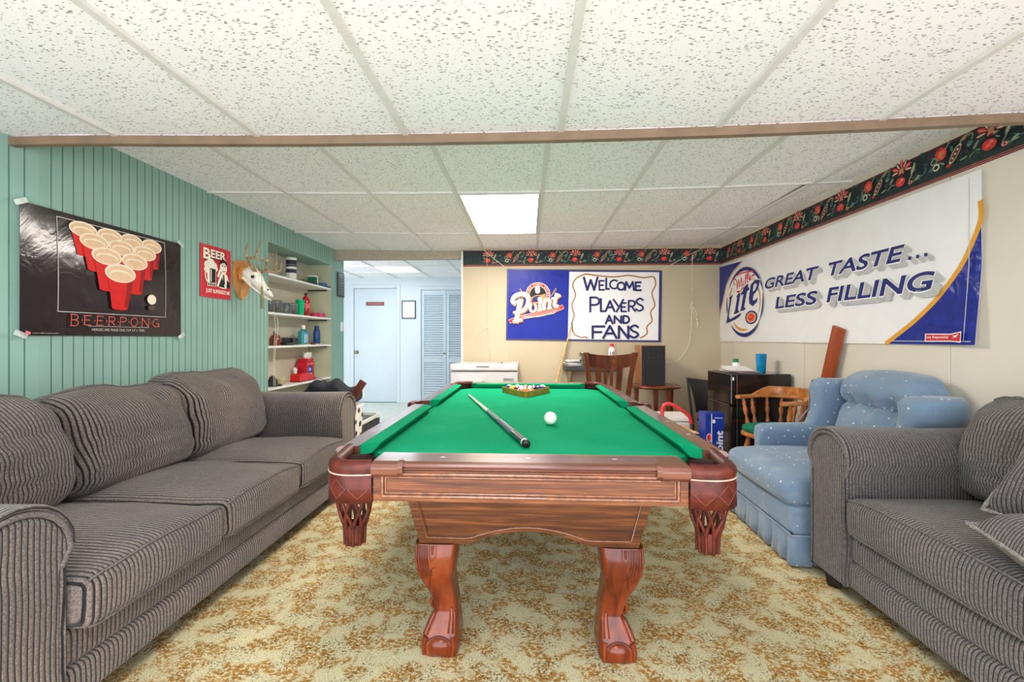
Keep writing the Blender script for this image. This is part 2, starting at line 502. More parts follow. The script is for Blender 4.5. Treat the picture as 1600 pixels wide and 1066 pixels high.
M = {}
M['carpet'] = mat_carpet(); M['tile'] = mat_tile()
M['corY'] = mat_corduroy('ribbed_upholstery', 'Y'); M['corX'] = mat_corduroy('ribbed_upholstery_arm', 'X')
M['corG'] = mat_corduroy('ribbed_upholstery_grey', 'Y', (80, 76, 76), (102, 96, 92), 0.0128)
M['corGX'] = mat_corduroy('ribbed_upholstery_grey_arm', 'X', (78, 74, 74), (98, 93, 90), 0.0128)
M['dots'] = mat_dotted(); M['felt'] = mat_felt()
M['welt'] = pmat('upholstery_welt', (96, 90, 88), 0.9, var=0.25, scale=150, bump=0.3)
M['green_wall'] = pmat('green_paint', (142, 178, 165), 0.5, var=0.025, scale=3.0, spec=0.3)
M['green_groove'] = pmat('green_paint_groove', (96, 132, 122), 0.7, var=0.05, scale=6)
M['niche'] = pmat('niche_cream_paint', (200, 194, 174), 0.7, var=0.03, scale=4)
M['niche_side'] = pmat('niche_side_paint', (186, 192, 164), 0.7, var=0.03, scale=4)
M['cream'] = pmat('cream_panel', (190, 178, 151), 0.55, var=0.02, scale=2.0)
M['cream_r'] = pmat('pale_cream_panel', (216, 209, 193), 0.55, var=0.02, scale=2.0)
M['seam'] = pmat('panel_seam', (176, 166, 144), 0.8, var=0.05)
M['alcove'] = pmat('alcove_white', (196, 206, 211), 0.5, var=0.012, scale=2)
M['door_white'] = pmat('door_white', (182, 196, 204), 0.35, var=0.015, scale=3)
M['lino'] = pmat('pale_lino', (196, 202, 190), 0.35, var=0.03, scale=9)
M['white'] = pmat('white_gloss', (236, 236, 232), 0.35, var=0.01)
M['tbar'] = pmat('grid_bar', (222, 219, 214), 0.4, var=0.02)
M['beige_trim'] = pmat('beige_trim', (176, 166, 146), 0.55, var=0.04)
M['brown_trim'] = pmat('brown_trim', (128, 106, 86), 0.5, var=0.08, scale=9)
M['black'] = pmat('black_plastic', (24, 23, 24), 0.35, var=0.1)
M['blackgloss'] = pmat('black_gloss', (30, 26, 27), 0.16, var=0.1, coat=0.4)
M['darkgrey'] = pmat('dark_grey', (58, 58, 60), 0.5)
M['grey'] = pmat('mid_grey', (138, 140, 142), 0.5)
M['chrome'] = pmat('chrome', (196, 196, 198), 0.18, metal=1.0, var=0.02)
M['brass'] = pmat('aged_brass', (176, 146, 84), 0.3, metal=1.0)
M['walnut'] = wood('walnut_laminate', (50, 24, 11), (94, 52, 25), (146, 88, 46), 'X', 34, 0.32, 0.15, 0.035, 0.8)
M['walnutY'] = wood('walnut_laminate_side', (50, 24, 11), (94, 52, 25), (146, 88, 46), 'Y', 34, 0.32, 0.15, 0.035, 0.8)
M['rail'] = wood('dark_walnut_rail', (66, 32, 22), (98, 54, 38), (130, 80, 58), 'X', 16, 0.30, 0.6, 0.05)
M['railY'] = wood('dark_walnut_rail_side', (66, 32, 22), (98, 54, 38), (130, 80, 58), 'Y', 16, 0.24, 0.7, 0.05)
M['mahogany'] = wood('carved_mahogany', (82, 30, 12), (116, 48, 20), (140, 68, 32), 'Z', 9, 0.24, 0.35, 0.15, 0.3)
M['mahog_dark'] = pmat('carved_groove', (70, 24, 12), 0.4, var=0.1)
M['leather'] = pmat('brown_leather', (78, 32, 22), 0.42, var=0.25, scale=30, coat=0.05, spec=0.3, bump=0.3, bscale=240, bdist=0.002)
M['stitch'] = pmat('tan_stitch', (190, 160, 140), 0.7)
M['tool'] = pmat('tooled_line', (124, 72, 60), 0.5)
M['pearl'] = pmat('pearl_inlay', (236, 228, 214), 0.25)

# ------------------------------------------------------------------ floor
struct('floor', MB().box((-2.62, YO, -0.05), (2.4, 5.2, 0.0), M['carpet']))
struct('floor_alcove', MB().box((-4.2, 5.2, -0.05), (XD + 0.1, YA + 0.1, -0.001), M['lino']))

# ------------------------------------------------------------------ ceilings: boards and the metal grid they rest in
def ceiling(name, zf, x0, x1, y0, y1, xbars, ybars, hole=None, bw=0.024, lift=None, stain=None):
    mb = MB()
    xs = sorted(set([x0, x1] + [b for b in xbars if x0 < b < x1]))
    ys = sorted(set([y0, y1] + [b for b in ybars if y0 < b < y1]))
    for i in range(len(xs) - 1):
        for j in range(len(ys) - 1):
            if hole and abs(xs[i] - hole[0]) < 0.02 and abs(ys[j] - hole[1]) < 0.02: continue
            n = 4; v = []; f = []
            for k in range(n + 1):
                x = xs[i] + (xs[i + 1] - xs[i]) * k / n
                for y in (ys[j], ys[j + 1]):
                    z = zf(x) + 0.012
                    if lift and abs(xs[i] - lift[0]) < 0.02 and y == ys[j] and abs(y - lift[1]) < 0.02: z += 0.02
                    v.append((x, y, z))
            for k in range(n): f.append((2 * k, 2 * k + 1, 2 * k + 3, 2 * k + 2))
            mb.add(v, f, M['tile'])
    if stain:
        x, y, r = stain; p = [(x + r * (1 + .35 * math.sin(3 * a)) * math.cos(a), y + 1.9 * r * (1 + .25 * math.cos(2 * a)) * math.sin(a)) for a in [2 * PI * q / 18 for q in range(18)]]
        mb.add([(a, c, zf(a) + 0.0105) for a, c in p], [tuple(range(18))], pmat('water_stain', (168, 162, 146), 0.9, var=0.1, scale=60))
    def bar(pts, w, drop):
        for a, b2 in zip(pts[:-1], pts[1:]):
            d = (b2 - a); nx = Vector((-d.y, d.x, 0)).normalized() * w / 2
            v = [a - nx, a + nx, b2 + nx, b2 - nx]
            v += [p + Vector((0, 0, 0.02)) for p in v]
            v = [p - Vector((0, 0, drop)) for p in v]
            mb.add(v, [(0, 1, 2, 3), (0, 4, 5, 1), (2, 6, 7, 3), (1, 5, 6, 2), (3, 7, 4, 0)], M['tbar'])
    for b in xbars:
        bar([Vector((b, y0, zf(b))), Vector((b, y1, zf(b)))], bw, 0.002)
    for b in ybars:
        bar([Vector((x0 + (x1 - x0) * k / 12, b, zf(x0 + (x1 - x0) * k / 12))) for k in range(13)], bw * 0.8, 0.0)
    return struct(name, mb, recalc=False)
GX = [-1.73, -1.12, -0.51, 0.101, 0.71, 1.32, 1.93]
ceiling('ceiling', z_rear, -2.36, 2.24, 1.915, 5.3, GX, [3.12, 4.33], hole=(-0.51, 3.12), lift=(1.32, 3.12))
ceiling('ceiling_front', z_front, -2.46, 2.24, YO, 1.90, [-1.83, -1.18, -0.524, 0.138, 0.79, 1.44, 2.08], [-0.52, 0.70], hole=(-0.524, -0.52), stain=(0.80, 1.30, 0.012))
ceiling('ceiling_alcove', lambda x: 2.225, -4.2, XD, 5.3, YA, [-3.7, -2.95, -2.34, -1.73, -1.12], [5.95, 6.56, 7.17], hole=(-2.34, 6.56))

struct('leak_blocker', MB().box((-2.75, YO, 2.262), (2.4, 5.3, 2.32), M['darkgrey']))  # unseen dark slab added above the boards to stop light leaking in
# fluorescent ceiling lights and one added fill panel: steel tray, glowing diffuser
M['diffuser'] = None
def light_mat(name, col, e):
    m, nt, b = new_mat(name); t = NT(nt)
    co = t.coord(); vo = t.voro(co, 90.0)
    b.inputs['Base Color'].default_value = lin((240, 240, 236))
    b.inputs['Emission Color'].default_value = lin(col)
    t.link(t.math('ADD', e * 0.94, t.math('MULTIPLY', vo.outputs['Distance'], e * 0.12)), b.inputs['Emission Strength'])
    return m
def troffer(label, x0, x1, y0, y1, z, m):
    r = thing('ceiling_light', label, 'ceiling light', ((x0 + x1) / 2, (y0 + y1) / 2, z), group='fluorescent ceiling lights')
    org = r.location
    mb = MB(); fr = 0.014
    for lo, hi in (((x0, y0), (x1, y0 + fr)), ((x0, y1 - fr), (x1, y1)), ((x0, y0 + fr), (x0 + fr, y1 - fr)), ((x1 - fr, y0 + fr), (x1, y1 - fr))):
        mb.box((lo[0], lo[1], z - 0.004), (hi[0], hi[1], z + 0.02), M['tbar'])
    mb.box((x0, y0, z + 0.02), (x1, y1, z + 0.03), M['white'])
    mb.build('light_frame', r, org)
    MB().box((x0 + fr, y0 + fr, z + 0.002), (x1 - fr, y1 - fr, z + 0.008), m).build('diffuser', r, org)
    return r
E_MAIN, E_FILL, E_ALC = 22.0, 6.0, 8.5
troffer('wide lit ceiling light panel above the far end of the pool table', -0.495, 0.086, 3.135, 4.315, z_rear(-0.2), light_mat('lamp_diffuser', (255, 243, 232), E_MAIN))
troffer('added fill light panel in the lower ceiling behind the viewpoint', -0.51, 0.12, -0.505, 0.685, z_front(-0.2), light_mat('fill_diffuser', (240, 246, 255), E_FILL))  # unseen panel added as cool fill from behind the viewpoint
troffer('small lit ceiling light panel in the white passage by the doors', -2.325, -1.745, 6.575, 7.155, 2.225, light_mat('lamp_diffuser_passage', (236, 246, 255), E_ALC))

# ------------------------------------------------------------------ left wall: grooved green boards with a shelf niche
NY0, NY1, NZ1, ND = 3.855, 5.13, 2.01, 0.27
def beadboard(mb, y0, y1, z0, z1, x, pitch=0.0535, bend=None):
    n = max(1, round((y1 - y0) / pitch)); p = (y1 - y0) / n; g = 0.0032
    v = []; f = []; fg = []
    ys = []
    for i in range(n):
        a = y0 + i * p
        ys += [(a, x - 0.005 if i else x), (a + g, x), (a + p - g, x)]
    ys.append((y1, x))
    for y, xx in ys:
        o = bend(y) if bend else 0.0
        v += [(xx + o, y, z0), (xx + o, y, z1)]
    for i in range(len(ys) - 1):
        q = (2 * i, 2 * i + 2, 2 * i + 3, 2 * i + 1)
        (fg if (ys[i][1] != x or ys[i + 1][1] != x) else f).append(q)
    mb.add(v, f, M['green_wall']); mb.add(v, fg, M['green_groove'])
wl = MB()
beadboard(wl, 2.0, NY0, 0, 2.26, XL); beadboard(wl, 1.55, 2.0, 0, 2.26, XL, bend=lambda y: -0.12 * (2.0 - y)); beadboard(wl, YO, 1.55, 0, 2.26, XL - 0.054); beadboard(wl, NY1, 5.5, 0, 2.26, XL); beadboard(wl, NY0, NY1, NZ1, 2.26, XL)
wl.add([(XL, 5.5, 0), (XL - 0.3, 5.5, 0), (XL - 0.3, 5.5, 2.26), (XL, 5.5, 2.26)], [(0, 1, 2, 3)], M['alcove'])
xb = XL - ND
wl.add([(xb, NY0, 0), (xb, NY1, 0), (xb, NY1, NZ1), (xb, NY0, NZ1)], [(0, 1, 2, 3)], M['niche'])
wl.add([(XL, NY1, 0), (xb, NY1, 0), (xb, NY1, NZ1), (XL, NY1, NZ1)], [(0, 1, 2, 3)], M['niche_side'])
wl.add([(XL, NY0, 0), (xb, NY0, 0), (xb, NY0, NZ1), (XL, NY0, NZ1)], [(0, 1, 2, 3)], M['niche_side'])
wl.add([(XL, NY0, NZ1), (XL, NY1, NZ1), (xb, NY1, NZ1), (xb, NY0, NZ1)], [(0, 1, 2, 3)], M['green_wall'])
wl.box((XL - 0.38, YO, 0), (XL - 0.3, 5.5, 2.26), M['green_groove'])
struct('wall_left', wl, recalc=False)
tr = MB()   # slim corner bead round the niche
for a, c in (((XL - 0.002, NY0 - 0.012, 0), (XL + 0.006, NY0, NZ1 + 0.012)), ((XL - 0.002, NY1, 0), (XL + 0.006, NY1 + 0.012, NZ1 + 0.012)), ((XL - 0.002, NY0, NZ1), (XL + 0.006, NY1, NZ1 + 0.012))):
    tr.box(a, c, M['green_wall'])
struct('trim_1', tr, bevel=0.002)

# ------------------------------------------------------------------ back wall, right wall, passage walls
def panel_wall(mb, p0, p1, z1, mat, th, nrm, seams):
    d = Vector((p1[0] - p0[0], p1[1] - p0[1], 0)); L = d.length; d.normalize(); n = Vector((nrm[0], nrm[1], 0))
    cuts = [0] + seams + [L]
    for a, b in zip(cuts[:-1], cuts[1:]):
        g = 0.0018
        q0 = Vector((p0[0], p0[1], 0)) + d * (a + (g if a else 0)); q1 = Vector((p0[0], p0[1], 0)) + d * (b - (g if b < L else 0))
        v = [q0, q1, q1 - n * th, q0 - n * th]; v += [p + Vector((0, 0, z1)) for p in v]
        mb.add(v, [(0, 1, 5, 4), (1, 2, 6, 5), (2, 3, 7, 6), (3, 0, 4, 7), (4, 5, 6, 7), (0, 3, 2, 1)], mat)
    q0 = Vector((p0[0], p0[1], 0)) - n * 0.006; q1 = Vector((p1[0], p1[1], 0)) - n * 0.006
    mb.add([q0, q1, q1 + Vector((0, 0, z1)), q0 + Vector((0, 0, z1))], [(0, 1, 2, 3)], M['seam'])
wb = MB(); panel_wall(wb, (XD, YB), (XR + 0.1, YB), 2.26, M['cream'], 0.10, (0, -1), [0.55, 1.77])
struct('wall_back', wb, recalc=True)
wr = MB(); panel_wall(wr, (XR, YB), (XR, YO), 2.26, M['cream_r'], 0.10, (-1, 0), [0.3, 1.52, 2.74, 3.96])
struct('wall_right', wr, recalc=True)
struct('wall_passage_side', MB().box((XD, YB + 0.1, 0), (XD + 0.1, YA + 0.1, 2.3), M['alcove']))
struct('trim_2', MB().box((XD - 0.012, YB - 0.012, 0), (XD + 0.006, YB + 0.03, 2.16), M['white']), bevel=0.003)
wa = MB()   # passage end wall with two openings
DX0, DX1, DZ = -3.126, -2.344, 2.045
LX0, LX1, LZ = -1.905, -1.005, 2.01
for x0, x1, z0 in ((-4.2, DX0, 0), (DX1, LX0, 0), (LX1, XD + 0.1, 0), (DX0, DX1, DZ), (LX0, LX1, LZ)):
    wa.box((x0, YA, z0), (x1, YA + 0.1, 2.3), M['alcove'])
wa.box((-4.2, YA + 0.1, 0), (XD + 0.1, YA + 0.14, 2.3), M['alcove'])
struct('wall_passage_end', wa)
struct('wall_passage_left', MB().box((-4.3, 5.5, 0), (-4.2, YA + 0.1, 2.3), M['alcove']))
cs = MB()   # door casings
for x0, x1, zt in ((DX0, DX1, DZ), (LX0, LX1, LZ)):
    for a, b in (((x0 - 0.06, 0), (x0 - 0.002, zt + 0.06)), ((x1 + 0.002, 0), (x1 + 0.06, zt + 0.06)), ((x0 - 0.002, zt + 0.002), (x1 + 0.002, zt + 0.06))):
        cs.box((a[0], YA - 0.014, a[1]), (b[0], YA + 0.0, b[1]), M['alcove'])
struct('trim_3', cs, bevel=0.004)

# white slab door
d = MB().box((DX0 + 0.004, YA + 0.005, 0.008), (DX1 - 0.004, YA + 0.04, DZ - 0.004), M['door_white'])
door = struct('door_1', d, bevel=0.003); 
kb = MB(); kx = DX0 + 0.055
kb.lathe([(0.032, 0), (0.032, 0.006), (0.012, 0.010), (0.011, 0.035), (0.026, 0.045), (0.029, 0.058), (0.022, 0.07), (0.0, 0.072)], M['brass'], n=18, xf=rot_to((kx, YA + 0.005, 0.90), (kx, YA - 0.5, 0.90)))
kb.build('door_knob', door)
hg = MB()
hg.box((DX1 - 0.008, YA - 0.004, 1.74), (DX1 + 0.004, YA + 0.008, 1.83), M['brass']); hg.build('door_hinge', door)
hg = MB().box((DX1 - 0.008, YA - 0.004, 0.20), (DX1 + 0.004, YA + 0.008, 0.29), M['brass']); hg.build('door_hinge', door)
# louvred folding door
def louvre(name, x0, x1):
    mb = MB(); st = 0.05; y0, y1 = YA + 0.008, YA + 0.034
    mb.box((x0, y0, 0.01), (x0 + st, y1, LZ - 0.004), M['door_white']); mb.box((x1 - st, y0, 0.01), (x1, y1, LZ - 0.004), M['door_white'])
    for z0, z1 in ((0.01, 0.12), (0.72, 0.80), (LZ - 0.09, LZ - 0.004)): mb.box((x0 + st, y0, z0), (x1 - st, y1, z1), M['door_white'])
    for za, zb in ((0.12, 0.72), (0.80, LZ - 0.09)):
        n = round((zb - za) / 0.042)
        for i in range(n):
            z = za + (i + 0.5) * (zb - za) / n
            v = [(x0 + st, y0 + 0.002, z - 0.017), (x1 - st, y0 + 0.002, z - 0.017), (x1 - st, y1 - 0.002, z + 0.013), (x0 + st, y1 - 0.002, z + 0.013)]
            v += [(a, b2, c + 0.008) for a, b2, c in v]
            mb.add(v, [(0, 1, 2, 3), (4, 5, 6, 7), (0, 1, 5, 4), (2, 3, 7, 6)], M['door_white'])
        mb.box((x0 + st, y1 - 0.001, za), (x1 - st, y1, zb), M['door_white'])
    return struct(name, mb, recalc=False)
lv = louvre('door_2', LX0 + 0.004, -1.458); louvre('door_3', -1.452, LX1 - 0.004)
MB().sphere((-1.485, YA - 0.012, 0.88), 0.016, M['brass'], 12, 8).build('door_knob', lv)

# brown edge strip of the lower ceiling, with its riser
st = MB(); n = 16
for y0, y1, dz0, dz1 in ((1.884, 1.914, -0.034, 0.004),):
    rings = []
    for i in range(n + 1):
        x = -2.428 + (XR + 2.426) * i / n; z = z_front(x)
        rings.append([(x, y0, z + dz0), (x, y1, z + dz0), (x, y1, z + dz1), (x, y0, z + dz1)])
    st.loft(rings, M['brown_trim'], smooth=False)
struct('trim_4', st)
rs = MB(); rings = []
for i in range(n + 1):
    x = -2.318 + (XR + 2.316) * i / n
    rings.append([(x, 1.897, z_front(x)), (x, 1.912, z_front(x)), (x, 1.912, z_rear(x) + 0.03), (x, 1.897, z_rear(x) + 0.03)])
struct('trim_5', rs.loft(rings, M['tile'], smooth=False))
struct('trim_6', MB().box((XL, 5.24, 2.088), (XD, 5.30, 2.3), M['beige_trim']), bevel=0.003)

# ------------------------------------------------------------------ flowered wallpaper border
B = {k: pmat('border_' + k, c, 0.7, var=v, scale=40) for k, c, v in (
    ('ground', (34, 50, 50), .18), ('wine', (92, 34, 44), .15), ('red', (196, 52, 52), .15), ('rose', (222, 128, 118), .1), ('orange', (214, 96, 62), .12),
    ('sage', (124, 142, 116), .15), ('teal', (66, 110, 110), .15), ('cream', (214, 200, 170), .1), ('gold', (170, 138, 92), .15), ('plum', (84, 48, 70), .2), ('fern', (36, 84, 66), .2))}
def border(name, length, place, z0=1.982, h=0.186, phase=0.0):
    mb = MB(); n = 24
    A = Art(mb, place, 0.002, 0.00006)
    A.rect(0, z0, length, z0 + h, B['ground'])
    A.rect(0, z0, length, z0 + 0.022, B['wine']); A.rect(0, z0 + 0.006, length, z0 + 0.0085, B['rose']); A.rect(0, z0 + 0.016, length, z0 + 0.018, B['gold'])
    A.rect(0, z0 + h - 0.012, length, z0 + h, B['wine'])
    c = z0 + 0.105; P = 0.502
    k = -1
    while k * P + phase < length + 0.3:
        u = k * P + phase; k += 1
        def ok(x): return 0.03 < x < length - 0.03
        rnd = random.Random(k)
        def E(x, y, a, b, m, r=0.0):
            if ok(u + x): A.ell((u + x, c + y), a, b, B[m], 14, r)
        def S(pts, w, m):
            if all(ok(u + p[0]) for p in pts): A.stroke([(u + x, c + y) for x, y in pts], w, B[m], 3)
        for i in range(26): E(rnd.uniform(-.1, .42), rnd.uniform(-.072, .066), rnd.uniform(.008, .02), rnd.uniform(.003, .008), rnd.choice(['fern', 'plum', 'teal', 'fern', 'sage']), rnd.uniform(0, 3))
        # large red bloom with striped petals
        for a in range(-3, 4):
            an = math.radians(90 + a * 32); E(.044 * math.cos(an), .026 + .036 * math.sin(an), .027, .012, 'wine' if a % 2 else 'red', an)
            E(.046 * math.cos(an), .026 + .038 * math.sin(an), .021, .0045, 'cream' if a % 2 else 'rose', an)
        E(0, .03, .016, .012, 'gold'); E(0, .012, .018, .012, 'rose'); E(0, .006, .012, .006, 'wine')
        E(-.008, -.036, .034, .026, 'red'); E(-.012, -.038, .014, .008, 'orange', .4); E(.004, -.026, .01, .006, 'rose', -.5)
        # leaves and stems
        S([(.05, -.05), (.075, -.01), (.085, .04)], .006, 'sage'); E(.078, .008, .034, .011, 'sage', 1.15); E(.078, .008, .026, .003, 'cream', 1.15)
        S([(.10, -.035), (.135, -.05), (.16, -.03), (.15, -.012)], .006, 'teal'); E(.105, -.05, .018, .006, 'sage', .4)
        S([(.05, -.055), (.085, -.062), (.12, -.058)], .005, 'sage'); E(.06, -.062, .014, .010, 'rose'); E(.06, -.062, .006, .005, 'wine')
        # smaller orange bloom
        E(.245, .020, .034, .034, 'red', .6); E(.25, .016, .021, .023, 'orange', .6); E(.247, .014, .008, .009, 'gold')
        for q in range(4): E(.275 + .006 * q, .04 + .008 * q, .012, .0035, 'sage', .5 + .3 * q)
        for q in range(5): E(.185 + .013 * math.cos(q * 1.3), .03 + .013 * math.sin(q * 1.3), .006, .006, 'plum')
        S([(.19, -.01), (.205, .012), (.225, 0), (.215, -.02), (.195, -.018)], .008, 'sage')
        S([(.20, -.04), (.215, -.055), (.235, -.048), (.232, -.03), (.215, -.026), (.2, -.04)], .008, 'cream')
        E(.19, -.045, .014, .009, 'teal'); E(.25, -.03, .02, .005, 'sage', -.5)
        # paisley leaf with its curl
        E(.325, -.01, .052, .019, 'gold', .95); E(.325, -.01, .044, .012, 'plum', .95)
        for q in range(5): E(.325 + .013 * (q - 2), -.01 + .018 * (q - 2), .005, .005, 'cream')
        S([(.352, .03), (.36, .05), (.39, .062), (.415, .05), (.41, .03)], .008, 'sage'); E(.375, .05, .02, .007, 'gold', .5)
        E(.40, .012, .016, .012, 'teal', .4); E(.395, .004, .008, .006, 'sage'); E(.385, -.02, .012, .008, 'plum')
        E(.29, -.058, .012, .009, 'red'); E(.37, -.05, .02, .0045, 'sage', .2); S([(.40, -.055), (.43, -.035), (.45, -.04)], .005, 'sage')
        E(.43, -.01, .022, .007, 'sage', .9)
    return struct(name, mb, recalc=False)
border('trim_7', XR - XD - 0.014, lambda u, v, l: (XD + 0.012 + u, YB - l, v), phase=0.04 - XD - 0.012)
border('trim_8', 4.1, lambda u, v, l: (XR - l, YB - 0.004 - u, v), phase=YB - 4.69)
# ================================================================== pool table
TC = 2.385                                                     # middle of the table along the room
tb = thing('pool_table', 'pool table with green felt, walnut sides, leather drop pockets and carved claw feet', 'pool table', (0, TC, 0))
TO = (0, TC, 0)
M['bead'] = pmat('polished_bead', (112, 66, 38), 0.18, var=.2, scale=60, coat=.9)
M['throat'] = pmat('pocket_throat', (44, 18, 12), 0.6, var=.2)
ZR, ZB = 0.800, 0.764
def my(y): return 2 * TC - y
# felt covered bed with cut corners
hx, y0, y1 = 0.525, 1.36, my(1.36)
oct_ = [(-hx + .125, y0), (hx - .125, y0), (hx, y0 + .125), (hx, y1 - .125), (hx - .125, y1), (-hx + .125, y1), (-hx, y1 - .125), (-hx, y0 + .125)]
MB().prism(oct_, 'Z', 0.742, ZB, M['felt']).build('bed', tb, TO)
MB().box((-0.53, 1.50, 0.64), (0.53, my(1.50), 0.742), M['black']).build('slate_frame', tb, TO)
# cloth cushions, cut at an angle beside every pocket
nose = [(.545, ZR), (.505, ZR + .001), (.495, ZR - .004), (.497, ZR - .009), (.518, ZB + .002), (.545, ZB + .002)]
for sx in (-1, 1):
    for a, b in ((1.425, 2.315), (my(2.315), my(1.425))):
        MB().prism([(sx * p[0], p[1]) for p in nose], 'Y', a, b, M['felt'], skew=lambda p: ((.545 - abs(p[0])) * .95, -(.545 - abs(p[0])) * .95)).build('cushion', tb, TO, bevel=0.002)
for near in (True, False):
    prof = [((1.335 + .545 - p[0]) if near else my(1.335 + .545 - p[0]), p[1]) for p in nose]
    yb = 1.335 if near else my(1.335)
    MB().prism(prof, 'X', -.436, .436, M['felt'], skew=lambda p: (abs(p[0] - yb) * .95, -abs(p[0] - yb) * .95)).build('cushion', tb, TO, bevel=0.002)
# wooden rails
side = [(.545, ZR), (.600, ZR), (.614, .794), (.620, .785), (.612, .779), (.618, .772), (.610, .766), (.545, .766)]
for sx in (-1, 1):
    for a, b in ((1.405, 2.318), (my(2.318), my(1.405))):
        mb = MB().prism([(sx * p[0], p[1]) for p in side], 'Y', a, b, M['railY'])
        L = b - a
        for k in (1, 2, 3):
            yy = (1.385 + k * 0.25) if a < 2 else (TC + k * 0.25)
            A = Art(mb, lambda u, v, l, s=sx: (s * u, v, ZR + l), 0.0006)
            A.poly([(.578 - .010, yy), (.578, yy - .006), (.578 + .010, yy), (.578, yy + .006)], M['pearl'])
        mb.build('rail', tb, TO)
endp = [(1.335, ZR), (1.240, ZR), (1.226, .796), (1.221, .790), (1.229, .786), (1.223, .781), (1.231, .776), (1.335, .776)]
for near in (True, False):
    q = (lambda y: y) if near else my
    mb = MB().prism([(q(p[0]), p[1]) for p in endp], 'X', -.437, .437, M['rail'])
    ear = [(1.30, ZR + .0004), (1.238, ZR + .0004), (1.222, .796), (1.214, .785), (1.216, .768), (1.226, .757), (1.30, .757)]
    for sx in (-1, 1):
        mb.prism([(q(p[0]), p[1]) for p in ear], 'X', sx * .437, sx * .362, M['rail'])
        mb.prism([(q(p[0]), p[1] + .004) for p in ear[1:6]], 'X', sx * .362, sx * .348, M['rail'])
    A = Art(mb, lambda u, v, l: (u, q(v), ZR + l), 0.0006)
    for k in (-1, 0, 1):
        A.poly([(k * .2475 - .010, 1.285), (k * .2475, 1.279), (k * .2475 + .010, 1.285), (k * .2475, 1.291)], M['pearl'])
    mb.build('rail', tb, TO, bevel=0.0015)
# blinds (aprons) with a raised bead panel
def bead(mb, x0, x1, z0, z1, at, mat, r=0.0055, axis='X', yy=0):
    for k, ins in enumerate((0.0, 0.009)):
        ring = [(x0 + ins, z0 + ins), (x1 - ins, z0 + ins), (x1 - ins, z1 - ins), (x0 + ins, z1 - ins)]
        ring = [(p[0], p[1]) for p in ring]
        for a, b in zip(ring, ring[1:] + ring[:1]):
            pa = at(a[0], a[1]); pb = at(b[0], b[1])
            mb.tube([pa, pb], r if k == 0 else r * .55, mat, 8)
for near in (True, False):
    q = (lambda y: y) if near else my
    mb = MB().box((-.4345, min(q(1.229), q(1.262)), .690), (.4345, max(q(1.229), q(1.262)), .776), M['walnut'])
    bead(mb, -.408, .408, .704, .766, lambda a, b: (a, q(1.229), b), M['bead'])
    mb.build('apron', tb, TO)
for sx in (-1, 1):
    mb = MB().box((min(sx * .575, sx * .606), 1.43, .690), (max(sx * .575, sx * .606), my(1.43), .766), M['walnutY'])
    for ya, yb_ in ((1.46, 2.30), (my(2.30), my(1.46))):
        bead(mb, ya, yb_, .704, .757, lambda a, b: (sx * .606, a, b), M['walnutY'])
    mb.build('apron', tb, TO)
# leather pockets with nets of leather strips
roll = [(-.034, .770), (-.035, .790), (-.030, .800), (-.017, .804), (-.005, .800), (.0035, .790), (.0045, .778), (.001, .766), (.002, .762), (.004, .73), (.005, .686), (-.004, .686), (-.010, .76)]
def corner(sx, far):
    q = my if far else (lambda y: y)
    base = [(.594, 1.425), (.588, 1.37), (.581, 1.318)] + [(.501 + .080 * math.cos(math.radians(a)), 1.298 - .082 * math.sin(math.radians(a))) for a in range(8, 90, 9)] + [(.485, 1.2165), (.460, 1.2185), (.438, 1.224)]
    path = [(sx * x, q(y)) for x, y in base]
    sd = (-1 if sx > 0 else 1) * (-1 if far else 1)
    mb = MB().sweep(path, roll, M['leather'], side=-sd if False else sd)
    pk = mb.build('pocket', tb, TO)
    tc = MB()     # stitched seam and tooled diamonds
    ins = []
    for i, (x, y) in enumerate(base):
        a = Vector(base[max(i - 1, 0)]); b = Vector(base[min(i + 1, len(base) - 1)]); d = (b - a).normalized()
        ins.append((x, y, -d.y, d.x))
    # outward for the near right pocket points to +x and -y
    pts = []
    for x, y, nx, ny in ins:
        if nx * (x - .50) + ny * (y - 1.40) < 0: nx, ny = -nx, -ny
        pts.append((x, y, nx, ny))
    tc.tube([(sx * (x + nx * .0042), q(y + ny * .0042), .7655) for x, y, nx, ny in pts], 0.0022, M['stitch'], 6)
    lens = [0.0]
    for a, b in zip(pts[:-1], pts[1:]): lens.append(lens[-1] + math.hypot(b[0] - a[0], b[1] - a[1]))
    def on(s, z):
        for i in range(len(lens) - 1):
            if s <= lens[i + 1]:
                f = (s - lens[i]) / (lens[i + 1] - lens[i]); a, b = pts[i], pts[i + 1]
                v = [a[k] * (1 - f) + b[k] * f for k in range(4)]
                return (sx * (v[0] + v[2] * .0046), q(v[1] + v[3] * .0046), z)
        v = pts[-1]; return (sx * (v[0] + v[2] * .0046), q(v[1] + v[3] * .0046), z)
    T = lens[-1]
    for k in range(5):
        c = T * (k + .6) / 5.2; w = T * .085
        for a, b in (((c - w, .725), (c, .752)), ((c, .752), (c + w, .725)), ((c + w, .725), (c, .698)), ((c, .698), (c - w, .725))):
            tc.tube([on(a[0] + (b[0] - a[0]) * j / 4, a[1] + (b[1] - a[1]) * j / 4) for j in range(5)], 0.0007, M['tool'], 4)
    tc.build('stitching', pk)
    pk2 = bpy.data.objects['stitching'] if False else None
    cx, cy = sx * .516, q(1.305)
    MB().lathe([(.060, .785), (.057, .75), (.050, .688), (.046, .688), (.053, .75), (.056, .785)], M['throat'], (cx, cy, 0), 20, cap=False).build('pocket_liner', pk, TO)
    return pk, cx, cy
